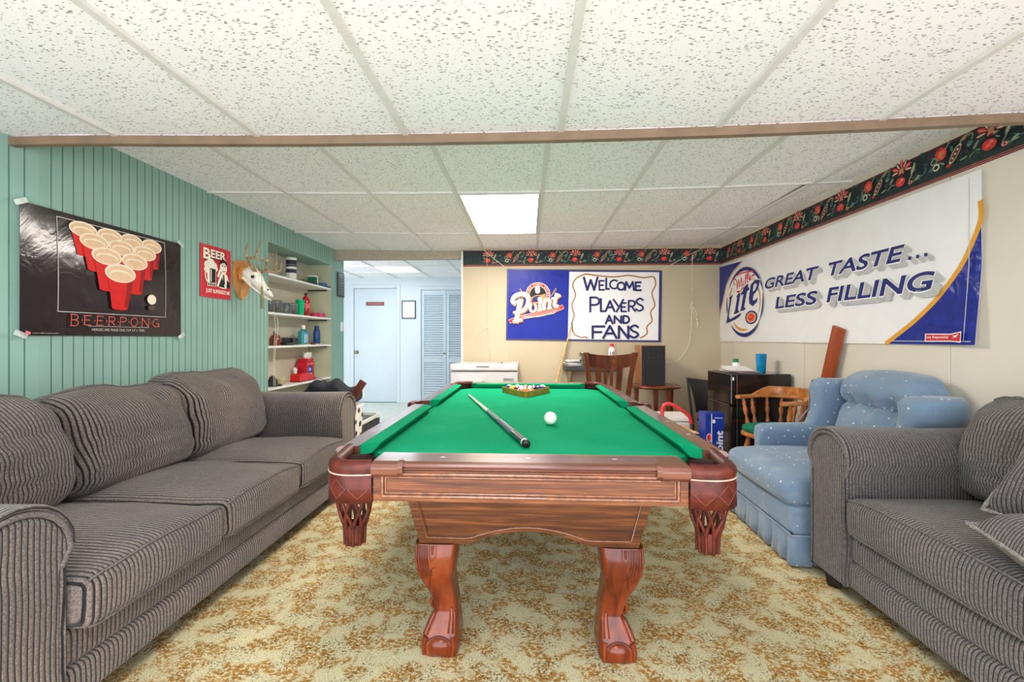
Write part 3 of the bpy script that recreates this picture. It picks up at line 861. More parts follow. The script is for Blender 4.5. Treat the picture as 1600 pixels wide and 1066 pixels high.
def net(pk, cx, cy, r0=.049, z0=.692, z1=.590, zb=.536):
    mb = MB(); N = 8
    for k in range(N):
        for sg in (1, -1):
            p = []
            for j in range(7):
                t = j / 6; a = 2 * PI * (k / N) + sg * (t * 2 * PI / N * 1.0) + .2
                r = r0 * (1 - .42 * t ** 1.4) * (1 + .10 * math.sin(PI * t))
                p.append((cx + r * math.cos(a), cy + r * math.sin(a), z0 + (z1 - z0) * t))
            mb.tube(p, [.0070 - .0022 * abs(math.sin(PI * (j / 6) * 1.0)) for j in range(7)], M['leather'], 6)
    mb.build('net', pk, TO)
    cup = MB().lathe([(.030, z1 + .006), (.031, z1 - .004), (.029, z1 - .02), (.030, zb + .012), (.026, zb), (.016, zb - .002), (.0, zb - .002)], M['leather'], (cx, cy, 0), 18, cap=False)
    for k in range(9):
        a = 2 * PI * k / 9
        cup.tube([(cx + .031 * math.cos(a), cy + .031 * math.sin(a), z1), (cx + .0295 * math.cos(a), cy + .0295 * math.sin(a), (z1 + zb) / 2), (cx + .0285 * math.cos(a), cy + .0285 * math.sin(a), zb)], .0045, M['leather'], 6)
    cup.build('net_cup', pk, TO)
for sx in (-1, 1):
    for far in (False, True):
        pk, cx, cy = corner(sx, far); net(pk, cx, cy)
    # middle pockets
    base = [(.612, 2.318)] + [(.60 + .045 * math.cos(math.radians(a)), TC + .052 * math.sin(math.radians(a))) for a in range(-70, 71, 14)] + [(.612, my(2.318))]
    mb = MB().sweep([(sx * x, y) for x, y in base], [(-.02, .776), (-.02, .797), (-.008, .804), (.004, .798), (.006, .78), (.003, .765), (.004, .70), (-.004, .70), (-.008, .76)], M['leather'], side=sx)
    pk = mb.build('pocket', tb, TO)
    MB().lathe([(.048, .785), (.046, .74), (.042, .69), (.040, .74), (.044, .785)], M['leather'], (sx * .590, TC, 0), 18, cap=False).build('pocket_liner', pk, TO)
    net(pk, sx * .590, TC, .040, .694, .62, .575)
# frame under the bed: shaped end panels and long side panels
def panel_pts():
    bot = [(-.394, .400), (-.235, .400), (-.20, .406)]
    bot += [(-.20 + .40 * t, .406 + .044 * math.sin(PI * t) ** .8) for t in [i / 16 for i in range(1, 16)]]
    bot += [(.20, .406), (.235, .400), (.394, .400)]
    return bot + [(.478, .690), (-.478, .690)]
for near in (True, False):
    q = (lambda y: y) if near else my
    mb = MB().prism(panel_pts(), 'Y', q(1.605), q(1.645), M['walnut'])
    yf = q(1.605)
    ib = [(-.368, .421), (-.225, .421)] + [(-.20 + .40 * t, .424 + .040 * math.sin(PI * t) ** .85) for t in [i / 16 for i in range(0, 17)]] + [(.225, .421), (.368, .421)]
    loop = ib + [(.432, .665), (-.432, .665)]
    mb.tube([(x, yf, z) for x, z in loop], .0048, M['bead'], 8, closed=True)
    mb.tube([(x * .982, yf, z + (.007 if z < .6 else -.007)) for x, z in loop], .0026, M['walnut'], 6, closed=True)
    mb.build('end_panel', tb, TO)
for sx in (-1, 1):
    mb = MB().prism([(sx * .394, .40), (sx * .374, .40), (sx * .45, .69), (sx * .476, .69)], 'Y', 1.646, my(1.646), M['walnutY'])
    mb.build('side_panel', tb, TO)
# carved legs
LV = [(.398, -.414, -.258, 1.598, 1.742), (.352, -.4165, -.262, 1.588, 1.740), (.305, -.411, -.268, 1.586, 1.738), (.258, -.389, -.276, 1.598, 1.736), (.210, -.366, -.271, 1.618, 1.735),
      (.165, -.349, -.264, 1.628, 1.735), (.135, -.348, -.260, 1.624, 1.736), (.105, -.362, -.257, 1.606, 1.738), (.071, -.382, -.253, 1.588, 1.738), (.037, -.388, -.250, 1.578, 1.736), (.012, -.384, -.252, 1.578, 1.734), (0.0, -.374, -.258, 1.584, 1.73)]
def leg(sx, far):
    q = my if far else (lambda y: y)
    def P(x, y, z): return (-sx * x, q(y), z)          # x is given for the left leg
    mb = MB()
    lv = []
    for a, b in zip(LV[:-1], LV[1:]):
        for k in range(3): lv.append([a[i] + (b[i] - a[i]) * k / 3 for i in range(5)])
    lv.append(LV[-1])
    rings = [[P(*p) for p in superring((r[1] + r[2]) / 2, (r[3] + r[4]) / 2, (r[2] - r[1]) / 2, (r[4] - r[3]) / 2, r[0], 28, 6)] for r in lv]
    mb.loft(rings, M['mahogany'])
    L = mb.build('leg', tb, TO)
    cv = MB()
    def fy(z, x):      # front face at height z
        for a, b in zip(LV[:-1], LV[1:]):
            if b[0] <= z <= a[0]:
                t = (a[0] - z) / (a[0] - b[0]); e = a[3] + (b[3] - a[3]) * t; xa = a[1] + (b[1] - a[1]) * t; xb_ = a[2] + (b[2] - a[2]) * t
                u = (x - (xa + xb_) / 2) / ((xb_ - xa) / 2)
                yb_ = a[4] + (b[4] - a[4]) * t
                return (e + yb_) / 2 - (yb_ - e) / 2 * max(0.0, 1 - min(1, abs(u)) ** 6) ** (1 / 6)
        return LV[0][3]
    def line(pts, r, m, lift=0.0):
        pp = catmull([(x, 0, z) for x, z in pts], 5)
        rr = r if not isinstance(r, tuple) else [r[0] + (r[1] - r[0]) * i / (len(pp) - 1) for i in range(len(pp))]
        cv.tube([P(p.x, fy(p.z, p.x) - lift, p.z) for p in pp], rr, m, 6)
    for k in range(5):     # reeding on the knee
        x = -.406 + k * .0095
        line([(x, .395), (x + .001, .35), (x + .008 + k * .001, .31), (x + .024, .272 + .004 * k)], .0022, M['mahogany'], .0005)
        line([(x + .0047, .395), (x + .0057, .35), (x + .0127, .315), (x + .026, .283 + .004 * k)], .0013, M['mahog_dark'], -.0002)
    line([(-.356, .395), (-.356, .36), (-.345, .345), (-.333, .36), (-.333, .395)], .0024, M['mahogany'], .0005)
    line([(-.345, .392), (-.345, .365)], (.006, .003), M['mahogany'], .001)
    line([(-.372, .30), (-.352, .29), (-.346, .315), (-.335, .32)], .0018, M['mahog_dark'], 0)
    line([(-.352, .29), (-.354, .265), (-.36, .24)], .0014, M['mahog_dark'], 0)
    for off in (0.0,):     # claw and ball
        line([(-.282, .155), (-.279, .12), (-.279, .082)], (.006, .0125), M['mahogany'], .002)
        line([(-.338, .145), (-.356, .11), (-.371, .075)], (.006, .011), M['mahogany'], .002)
        line([(-.366, .07), (-.374, .045), (-.372, .012)], (.011, .007), M['mahogany'], .001)
        line([(-.272, .07), (-.268, .045), (-.270, .012)], (.010, .007), M['mahogany'], .001)
        ballm = MB().sphere(P(-.320, 1.598, .034), .050, M['mahogany'], 20, 12, (1.0, .62, .74))
        ar = [(-.320 + .052 * math.cos(math.radians(a)),   .030 + .043 * math.sin(math.radians(a))) for a in range(8, 173, 12)]
        cv.tube([P(x, fy(z, x) - .002, z) for x, z in ar], .0024, M['mahog_dark'], 6)
    cv.build('carving', L)
    ballm.build('claw_ball', L, TO)
    ob = [o for o in L.children if o.name.startswith('carving')][0]; ob.location = (0, -TC, 0)
    # outer side scroll
    sc = MB(); pts = [P(-.352 - .02 * math.sin(PI * t), 1.70, .16 - .06 * t) for t in [i / 6 for i in range(7)]]
    sc.tube(pts, [.004, .007, .009, .009, .008, .006, .004], M['mahogany'], 8); sc.build('side_scroll', L, TO)
for sx in (-1, 1):
    for far in (False, True): leg(sx, far)
for o in tb.children:
    for c in o.children:
        if c.name.startswith('stitching'): c.location = (0, -TC, 0)

# ------------------------------------------------------------------ rack, balls and cue
M['rackwood'] = wood('olive_rack_wood', (116, 92, 16), (146, 118, 28), (172, 146, 52), 'X', 12, 0.35, 0.2, 0.2)
APX = (-0.015, 2.848); R = 0.0286
rk = thing('ball_rack', 'olive wooden triangle rack holding balls at the far end of the table', 'rack', (APX[0], APX[1], ZB))
def tri(inset):
    # apex towards the viewpoint
    h = .318 - inset * 3; s = h / math.sqrt(3)
    y = inset * 2
    return [(0, y), (s, y + h), (-s, y + h)]
def rounded(poly, r, n=5):
    out = []
    m = len(poly)
    for i in range(m):
        p = Vector(poly[i]); a = (Vector(poly[i - 1]) - p).normalized(); b = (Vector(poly[(i + 1) % m]) - p).normalized()
        c = p + (a + b).normalized() * (r / math.sin(a.angle(b) / 2)); t0 = p + a * (r / math.tan(a.angle(b) / 2)); t1 = p + b * (r / math.tan(a.angle(b) / 2))
        a0 = math.atan2(t0.y - c.y, t0.x - c.x); a1 = math.atan2(t1.y - c.y, t1.x - c.x)
        d = (a1 - a0 + PI) % (2 * PI) - PI
        for k in range(n + 1): out.append((c.x + r * math.cos(a0 + d * k / n), c.y + r * math.sin(a0 + d * k / n)))
    return out
o_, i_ = rounded(tri(0), .022), rounded(tri(.008), .012)
rings = [[(x, y, z) for x, y in P_] for P_, z in ((o_, 0.0005), (o_, .040), (i_, .040), (i_, .0005))]
rings.append(rings[0])
MB().loft(rings, M['rackwood'], smooth=False, cap=False).build('frame', rk, bevel=0.0015)
def ballmat(name, col, stripe):
    m, nt, b = new_mat(name); t = NT(nt); co = t.coord(); z = t.xyz(co)[2]; x = t.xyz(co)[0]
    c = lin(col)
    spot = t.step(t.math('ABSOLUTE', x), R * .90, R * .905)
    if stripe:
        k = t.math('SUBTRACT', 1.0, t.step(t.math('ABSOLUTE', z), R * .52, R * .55))
        cc = t.mix(k, lin((240, 236, 222)), c)
    else: cc = t.mix(0.0, c, c)
    t.link(t.mix(spot, cc, lin((240, 236, 222))), b.inputs['Base Color'])
    b.inputs['Roughness'].default_value = 0.08; b.inputs['Coat Weight'].default_value = 0.5
    return m
BALLS = [('orange', (232, 112, 60), 0), ('crimson', (196, 50, 70), 1), ('orange', (232, 120, 64), 1), ('maroon', (120, 34, 40), 0), ('teal green', (0, 108, 104), 0),
         ('black', (20, 20, 22), 0), ('yellow', (236, 190, 40), 0), ('yellow', (236, 190, 40), 1), ('teal green', (0, 108, 104), 1), ('purple', (74, 50, 120), 0), ('purple', (74, 50, 120), 1),
         ('maroon', (120, 34, 40), 1), ('crimson', (196, 50, 70), 0), ('blue', (30, 60, 140), 0), ('blue', (30, 60, 140), 1)]
rnd = random.Random(3); k = 0
yb0 = .008 * 2 + R * 2 + .006
for row in range(5):
    for j in range(row + 1):
        nm, col, stp = BALLS[k]; k += 1
        x = APX[0] + (j - row / 2) * (2 * R + .0008); y = APX[1] + yb0 + row * (2 * R + .0008) * math.sin(PI / 3)
        o = MB().sphere((0, 0, 0), R, ballmat('pool_ball_' + nm.replace(' ', '_'), col, stp), 20, 14).build('pool_ball')
        o.location = (x, y, ZB + R + .0003); o.rotation_euler = (rnd.uniform(-.8, .8), rnd.uniform(-.5, .5), rnd.uniform(0, 6))
        lab = ('white pool ball with a broad %s stripe in the rack' if stp else 'solid %s pool ball in the wooden rack') % nm
        tag(o, lab, 'pool ball', 'balls in the rack')
o = MB().sphere((0, 0, 0), R, pmat('cue_ball_ivory', (228, 232, 214), 0.1, coat=0.4, var=0.01), 32, 20).build('cue_ball')
o.location = (0.099, 1.977, ZB + R + .0002); tag(o, 'white cue ball alone on the green felt', 'pool ball')
# cue
qa, qb = Vector((-.392, 2.935, ZB + .0066)), Vector((-.004, 1.545, ZB + .0150))
cue = thing('pool_cue', 'pool cue lying on the felt with a pale shaft and black butt', 'pool cue', tuple(qb)); cue.matrix_world = Matrix.Translation(qb)
D = qa - qb; LQ = D.length
X = rot_to((0, 0, 0), tuple(D))
def rq(z): return .0148 + (.0063 - .0148) * min(1, z / LQ) ** .9
M['shaft'] = pmat('pale_maple', (216, 214, 190), 0.25, var=0.04, coat=0.3); M['butt'] = pmat('black_lacquer', (26, 26, 30), 0.18, var=0.2, coat=0.6)
M['wrap'] = pmat('grey_wrap', (92, 98, 108), 0.5, var=0.25, scale=300, bump=0.3, bscale=500)
def seg(a, b, n=5): return [(rq(a + (b - a) * i / n), a + (b - a) * i / n) for i in range(n + 1)]
MB().lathe(seg(.74, LQ - .03), M['shaft'], n=16, xf=X).build('shaft', cue)
MB().lathe([(rq(LQ - .03), LQ - .03), (.0064, LQ - .008)], M['white'], n=16, xf=X).lathe([(.0062, LQ - .008), (.0058, LQ - .002), (.003, LQ)], M['darkgrey'], n=16, xf=X).build('tip', cue)
MB().lathe(seg(.03, .20), M['butt'], n=20, xf=X).build('butt', cue)
bt = MB().lathe(seg(.46, .74), M['butt'], n=20, xf=X)
for i in range(4):
    a = i * PI / 2 + .3
    bt.add([X @ Vector((rq(z) * 1.01 * math.cos(a + w_), rq(z) * 1.01 * math.sin(a + w_), z)) for z, w_ in ((.50, -.3), (.50, .3), (.70, 0))], [(0, 1, 2)], M['shaft'])
bt.build('forearm', cue)
MB().lathe([(p[0] * 1.01, p[1]) for p in seg(.20, .46)], M['wrap'], n=20, xf=X).build('wrap', cue)
MB().lathe(seg(.018, .03, 1), M['pearl'], n=20, xf=X).lathe([(.0, 0), (.0118, 0), (.0140, .003), (.0146, .018)], M['black'], n=20, xf=X).build('bumper', cue)
# ================================================================== ribbed sofas
def arm_profile(w, zt, zb=.085, roll=.028, n=12):
    """cross-section of a rolled arm: (y, z)"""
    rx = w / 2 + roll; rz = rx * .92; zc = zt - rz
    p = [(-w / 2, zb), (w / 2, zb), (w / 2, zc - .05), (w / 2 + roll * .55, zc - .02)]
    p += [(rx * math.cos(math.radians(a)), zc + rz * math.sin(math.radians(a))) for a in [180 * i / n for i in range(n + 1)]]
    p += [(-w / 2 - roll * .55, zc - .02), (-w / 2, zc - .05)]
    return p
def scale_prof(p, k, dz=0.0):
    cy = 0; zmin = min(q[1] for q in p); zmax = max(q[1] for q in p)
    return [(q[0] * k, zmin + (q[1] - zmin) * (1 - (1 - k) * .55)) for q in p]
def lump(seed, amp, sc=3.0):
    def f(q):
        n = mnoise.noise(Vector((q.x * sc + seed, q.y * sc - seed, q.z * sc)))
        n2 = mnoise.noise(Vector((q.x * sc * 2.3 - seed, q.y * sc * 2.3, q.z * sc * 2.3 + seed)))
        return n * amp + n2 * amp * .4
    return f

def sofa(root, s, ox, oy, D, arms, seats, backs, mY, mX, seat_front, seat_z=.472, back_d=(.30, .20), foot=True):
    """s=+1 faces +x, s=-1 faces -x; d is measured from the back of the sofa"""
    org = (ox, oy, 0)
    def PX(d): return ox + s * d
    y_lo = min(a[0] - a[1] / 2 for a in arms); y_hi = max(a[0] + a[1] / 2 for a in arms)
    iy0 = min(c[0] for c in seats); iy1 = max(c[1] for c in seats)
    # two rounded bands of the front rail
    b = MB().soft((PX(D / 2 + .04), (iy0 + iy1) / 2, .142), (D / 2 - .05, (iy1 - iy0) / 2 + .04, .060), .028, mY, (.008, 0, 0), 12)
    b.build('front_rail', root, org)
    b = MB().soft((PX(D / 2 + .035), (iy0 + iy1) / 2, .255), (D / 2 - .055, (iy1 - iy0) / 2 + .04, .062), .028, mY, (.012, 0, 0), 12)
    b.build('front_band', root, org)
    b = MB().soft((PX(.13), (iy0 + iy1) / 2, .43), (.12, (iy1 - iy0) / 2 + .10, .36), .07, mY, (0, 0, 0), 10)
    b.build('back_frame', root, org)
    for (yc, w, zt) in arms:
        pr = [(yc + p[0], p[1]) for p in arm_profile(w, zt)]
        cy = yc
        rings = []
        for d, k in ((.05, .90), (.07, 1.0), (D - .035, 1.0), (D - .010, .995), (D - .001, .97), (D + .002, .93), (D - .004, .89), (D - .03, .86)):
            rings.append([(PX(d), cy + (p[0] - cy) * k, p[1] if p[1] < .1 else zt - (zt - p[1]) - (1 - k) * .13) for p in pr])
        # more loops along the arm so the roll can sag a little
        full = [rings[0], rings[1]]
        for i in range(1, 10):
            t = i / 10; d = .07 + (D - .105) * t
            full.append([(PX(d), p[0] + (p[0] - cy) * .03 * math.sin(PI * t), p[1] - (.006 * math.sin(PI * t) if p[1] > zt - .12 else 0)) for p in pr])
        full += rings[2:]
        arm = MB().loft(full, mX).build('arm', root, org)
        inner = [(cy + (p[0] - cy) * .87, .05 + (p[1] - .05) * .955) for p in pr]
        rr = [[(PX(d), cy + (p[0] - cy) * k, .05 + (p[1] - .05) * (1 - (1 - k) * .4)) for p in inner] for d, k in ((D - .05, 1), (D - .018, 1), (D - .007, .975), (D - .003, .94))]
        MB().loft(rr, mY).build('arm_panel', arm, org)
        wl_ = [(PX(D + .004), cy + (p[0] - cy) * .955, .05 + (p[1] - .05) * .985) for p in pr[1:] + pr[:1]]
        wl_ = [(PX(D - .006), cy + (p[0] - cy) * .895, .05 + (p[1] - .05) * .962) for p in pr[2:]]
        MB().tube(wl_, .0085, M['welt'], 8).build('welt', arm, org)
    for i, (a, c) in enumerate(seats):
        L = lump(3.1 * i + s, .010, 4.0)
        zc = seat_z - .085
        def df(q, a=a, c=c):
            top = max(0.0, (q.z - zc) / .085)
            v = (q.y - (a + c) / 2) / ((c - a) / 2)
            q.z += L(q) * top + .010 * top * (1 - v * v) - (.012 * abs(v) ** 4) * top
            return q
        cc = (PX((.26 + seat_front) / 2), (a + c) / 2, zc); hh = ((seat_front - .26) / 2, (c - a) / 2 - .003, .084); bl = (.014, .002, .012)
        cu = MB().soft(cc, hh, .042, mY, bl, 16, df).build('seat_cushion', root, org)
        fn = softmap(cc, (hh[0] + .002, hh[1] + .001, hh[2] + .002), .042, bl, df)
        pp = MB()
        for zz in (1, -1):
            pts = [fn((s * 1.0, -1 + 2 * k / 24, zz)) for k in range(25)]
            lead = [fn((s * (1 - .9 * (1 - k / 8)), -1, zz)) for k in range(8)]; tail = [fn((s * (1 - .9 * k / 8), 1, zz)) for k in range(1, 9)]
            pp.tube(pts, .0045, M['welt'], 6)
        pp.build('piping', cu, org)
    for i, (a, c, zt, lean, th) in enumerate(backs):
        L = lump(5.7 * i + 2 * s, .022, 5.0); zb = seat_z - .01; hz = (zt - zb) / 2
        def df(q, a=a, c=c, zt=zt, lean=lean, i=i):
            t = (q.z - zb) / (zt - zb); v = (q.y - (a + c) / 2) / ((c - a) / 2)
            out = (s * (q.x - PX(back_d[0]))) / th               # +1 on the face
            q.x -= s * lean * (t - .25)
            # creases that fall across the lower half of the pillow
            if out > 0:
                for zc_, am, sl in ((.30, .015, .05), (.47, .014, -.04), (.13, .012, .08), (.66, .009, .06)):
                    e = (t - zc_ - sl * v - .03 * math.sin(v * 3 + i)) / .030
                    q.x -= s * am * math.exp(-e * e) * out * (1 - .55 * abs(v))
                q.x += s * .03 * math.sin(PI * min(1, max(0, t))) * out
            q.x += s * L(q) * (.3 + .7 * max(out, 0)); q.z += L(q) * .9 * t
            q.z += (.016 * v * v - .020 * abs(v) ** 7 + .010 * math.sin(v * 5 + i * 2)) * t * t
            q.y += .012 * math.sin(t * 5 + i) * (1 if abs(v) > .5 else 0) * v
            return q
        cc = (PX(back_d[0]), (a + c) / 2, (zt + zb) / 2); hh = (th, (c - a) / 2 + .012, hz)
        cu = MB().soft(cc, hh, min(th * .92, .11), mY, (.035, .0, .0), 24, df).build('back_cushion', root, org)
        fn = softmap(cc, (hh[0] + .003, hh[1], hh[2] + .003), min(th * .92, .11), (.035, .0, .0), df)
        pts = [fn((s * .15, -.96 + 1.92 * k / 26, 1)) for k in range(27)]
        MB().tube(pts, .005, M['welt'], 6).build('piping', cu, org)
    if foot:
        for d in (.10, D - .075):
            for y in (y_lo + .065, y_hi - .065):
                MB().lathe([(.034, 0), (.040, .01), (.052, .088)], M['blackgloss'], (PX(d), y, 0), 4, smooth=False).build('foot', root, org)

r = thing('sofa', 'long brown-grey ribbed three-seat sofa along the green wall', 'sofa', (-2.28, 2.12, 0), group='ribbed living room seats')
sofa(r, 1, -2.28, 2.12, .985, [(1.065, .25, .715), (3.155, .25, .762)], [(1.195, 1.785), (1.785, 2.395), (2.395, 3.03)],
     [(1.13, 1.75, .915, .10, .135), (1.74, 2.40, .905, .12, .13), (2.38, 3.06, .928, .12, .145)], M['corY'], M['corX'], 1.035)
r = thing('loveseat', 'grey ribbed sofa by the banner wall with two loose pillows on its seat', 'sofa', (2.15, 1.20, 0), group='ribbed living room seats')
sofa(r, -1, 2.155, 1.20, .80, [(2.085, .235, .748), (.335, .235, .748)], [(.455, 1.215), (1.215, 1.965)],
     [(.45, 1.22, .90, .06, .105), (1.215, 1.985, .91, .06, .105)], M['corG'], M['corGX'], .815, .487, (.235, .2))

# loose pillows with a fringed edge
def pillow(label, loc, rot, hx, hy, hz, seed):
    t = thing('throw_pillow', label, 'pillow', loc, group='loose ribbed pillows'); t.rotation_euler = rot
    def df(q):
        u, v = q.x / hx, q.y / hy
        k = max(0.0, (1 - u ** 4)) * max(0.0, (1 - v ** 4))
        q.z *= .10 + .95 * k ** .55
        q.x *= 1 - .07 * (1 - v * v); q.y *= 1 - .07 * (1 - u * u)
        q.z += .006 * mnoise.noise(Vector((q.x * 9 + seed, q.y * 9, 0)))
        return q
    MB().soft((0, 0, 0), (hx, hy, hz), hz * .8, M['corG'], (0, 0, 0), 16, df).build('pillow_body', t)
    fr = MB(); rnd = random.Random(seed); per = []
    for i in range(28): per.append((-hx + 2 * hx * i / 28, -hy))
    for i in range(28): per.append((hx, -hy + 2 * hy * i / 28))
    for i in range(28): per.append((hx - 2 * hx * i / 28, hy))
    for i in range(28): per.append((-hx, hy - 2 * hy * i / 28))
    P3 = []
    for x, y in per:
        q = df(Vector((x * .995, y * .995, 0))); P3.append(q)
    fr.tube(P3, [.005 + .0035 * rnd.random() for _ in P3], pmat('pillow_fringe_%d' % seed, (128, 124, 120), 0.9, var=.3, scale=200), 6, closed=False)
    fr.build('fringe', t)
    return t
pillow('ribbed grey throw pillow leaning on the back cushion of the grey sofa', (1.662, 1.385, .715), (math.radians(4), math.radians(-54), math.radians(8)), .185, .20, .072, 1)
pillow('ribbed grey throw pillow with frayed fringe lying flat on the grey sofa seat', (1.452, 1.175, .592), (math.radians(2), math.radians(-7), math.radians(-20)), .19, .21, .072, 2)

# ================================================================== blue dotted wing recliner
W0 = math.radians(180 - 2)
rc = thing('recliner', 'blue dotted wing armchair with tufted back and pleated skirt', 'armchair', (1.718, 2.668, 0), W0, group=None)
m = M['dots']
# local x points out of the chair, y to its left (towards the viewpoint is +y)
MB().soft((-.0, 0, .225), (.375, .380, .075), .02, m, (0, 0, 0), 8).build('seat_deck', rc)
MB().tube([(-.37, .388, .158), (.388, .388, .158), (.385, .36, .158), (.385, -.36, .158), (.388, -.388, .158), (-.37, -.388, .158)], .006, m, 8).build('welt', rc)
sk = MB()   # pleated skirt
rg0, rg1 = [], []
pathp = []
for i in range(60): pathp.append((-.36 + .74 * i / 60, .388, 0, 1))
for i in range(64): pathp.append((.383, .388 - .744 * i / 64, 1, 0))
for i in range(61): pathp.append((.383 - .74 * i / 60, -.388, 0, -1))
for i, (x, y, nx, ny) in enumerate(pathp):
    fl = .034 * (abs(((i / 13.0) % 1.0) - .5) * 2) ** 9 + .004 * math.sin(i * .9)
    rg0.append((x, y, .158)); rg1.append((x + nx * (.012 - fl), y + ny * (.012 - fl), .012))
v = []; f = []
N_ = len(rg0)
for ring in (rg0, [tuple((Vector(a) * .5 + Vector(b) * .5) + Vector((0, 0, 0))) for a, b in zip(rg0, rg1)], rg1): v += ring
inner = [(p[0] * .97, p[1] * .97, p[2]) for p in rg1]; v += inner
for k in range(3):
    for i in range(N_ - 1): f.append((k * N_ + i, k * N_ + i + 1, (k + 1) * N_ + i + 1, (k + 1) * N_ + i))
sk.add(v, f, m, True); sk.build('skirt', rc)
Ls = lump(9.0, .010, 5.0)
def dfs(q):
    top = max(0.0, (q.z - .36) / .09); q.z += Ls(q) * top + .012 * top * (1 - (q.y / .36) ** 2) - .014 * top * max(0, q.x - .2) / .2
    return q
cc, hh = (.055, 0, .365), (.350, .375, .078)
sc_ = MB().soft(cc, hh, .062, m, (.02, 0, .02), 16, dfs).build('seat_cushion', rc)
def wing_arm(sy):
    a0, a1 = sy * .300, sy * .390
    yc = (a0 + a1) / 2
    # low rolled arm
    pr = [(yc + p[0], p[1]) for p in arm_profile(.092, .590, .30, .016, 10)]
    rr = []
    for d, k in ((-.30, 1.0), (-.1, 1.0), (.12, 1.0), (.19, .97), (.212, .88), (.22, .70)):
        rr.append([(d, yc + (p[0] - yc) * k, .45 + (p[1] - .45) * k + (.008 if d < 0 else 0)) for p in pr])
    arm = MB().loft(rr, m).build('arm', rc)
    pts = [(.206, yc + (p[0] - yc) * .9, .45 + (p[1] - .45) * .9) for p in pr[2:]]
    MB().tube(pts, .004, m, 6).build('welt', arm)
    # wing rising from the arm to the back
    zt = .885 if sy < 0 else .862
    ow = .0 if sy < 0 else .04
    rr = []
    for z, xf_, t in ((.54, -.04, .055), (.60, -.10, .060), (.68, -.135, .066), (.72, -.138, .070), (.76, -.14, .074), (.82, -.135, .080), (zt - .03, -.145, .078), (zt - .008, -.165, .06), (zt, -.20, .03)):
        ring = []
        n = 20; xb_ = -.375
        hx_ = (xf_ - xb_) / 2; cx = (xf_ + xb_) / 2
        for i in range(n):
            a = 2 * PI * i / n; ca, sa = math.cos(a), math.sin(a); e = 3.2
            ring.append((cx + hx_ * math.copysign(abs(ca) ** (2 / e), ca), yc + sy * (.012 + ow * min(1, max(0, (z - .69) / .06))) + (t + ow * .5 * min(1, max(0, (z - .69) / .06))) * math.copysign(abs(sa) ** (2 / e), sa), z))
        rr.append(ring)
    wg = MB().loft(rr, m).build('wing', rc)
    MB().tube([(-.05, yc + sy * .066, .56), (-.155, yc + sy * .080, .68), (-.16, yc + sy * .092, .80), (-.175, yc + sy * .085, zt - .02), (-.21, yc + sy * .045, zt + .001), (-.20, yc - sy * .03, zt - .002)], .004, m, 6).build('welt', wg)
wing_arm(-1); wing_arm(1)
Lb = lump(4.0, .008, 7.0)
BT = [(-.17 + .17 * k, .765) for k in range(3)]
def tuft(zlo, zhi):
    def df(q):
        t = (q.z - .45) / .5
        q.x -= .13 * t
        fr = max(0.0, min(1.0, (q.x + .13 * t + .25) / .12))
        for by, bz in BT:
            dd = math.hypot(q.y - by, (q.z - bz) * .8); q.x -= .055 * math.exp(-(dd / .045) ** 2) * fr
        for by in (-.085, .085, -.17, 0, .17):   # channels running down from the buttons
            if zhi < .8: q.x -= (.016 if by in (-.17, 0, .17) else 0) * math.exp(-((q.y - by) / .022) ** 2) * fr
        q.x += Lb(q) * .6
        q.x = max(q.x, -.400 + .004 * q.z)
        return q
    return df
MB().soft((-.245, 0, .595), (.095, .262, .182), .075, m, (.03, 0, 0), 22, tuft(.42, .775)).build('back_panel', rc)
MB().soft((-.250, .012, .842), (.115, .305, .094), .088, m, (.02, 0, .026), 20, tuft(.77, .97)).build('head_roll', rc)
MB().soft((-.375, 0, .53), (.035, .33, .37), .03, m, (0, 0, 0), 8).build('back_board', rc)
for by, bz in BT:
    t_ = (bz - .45) / .5
    MB().sphere((-.245 + .095 + .03 - .13 * t_ - .044, by, bz), .013, m, 12, 8, (.6, 1, 1)).build('button', rc)
# ================================================================== banners, posters and other things on the walls
INK = {k: pmat('print_' + k, c, 0.5, spec=0.3, var=0.03, scale=30) for k, c in (
    ('navy', (34, 44, 112)), ('white', (240, 240, 238)), ('shade', (188, 188, 188)), ('gold', (222, 160, 52)), ('red', (206, 44, 52)), ('orange', (238, 104, 34)), ('black', (26, 24, 26)),
    ('pink', (226, 118, 122)), ('tan', (196, 150, 96)), ('ivory', (246, 240, 222)), ('brush', (34, 40, 96)), ('copper', (168, 116, 66)), ('cup', (214, 30, 30)), ('cup_dark', (150, 18, 20)),
    ('cup_rim', (246, 232, 206)), ('cup_in', (232, 196, 158)), ('line', (206, 200, 194)), ('rosetext', (214, 92, 84)), ('egg', (240, 232, 206)), ('dim', (92, 74, 66)), ('skin', (232, 222, 204)), ('beerred', (200, 44, 60)))}
M['vin_white'] = mat_vinyl('banner_vinyl_white', (236, 236, 236), 0.12, 0.28, 3.0, 0.015)
M['vin_blue'] = mat_vinyl('banner_vinyl_blue', (24, 44, 136), 0.35, 0.22, 9.0, 0.12, crush=0.25)
M['vin_royal'] = mat_vinyl('banner_vinyl_royal', (14, 36, 148), 0.22, 0.36, 6.0, 0.06)
for k_ in ('vin_royal', 'vin_blue'):
    [n for n in M[k_].node_tree.nodes if n.type == 'BSDF_PRINCIPLED'][0].inputs['Specular IOR Level'].default_value = 0.22
M['hem'] = pmat('banner_hem', (46, 50, 104), 0.4)
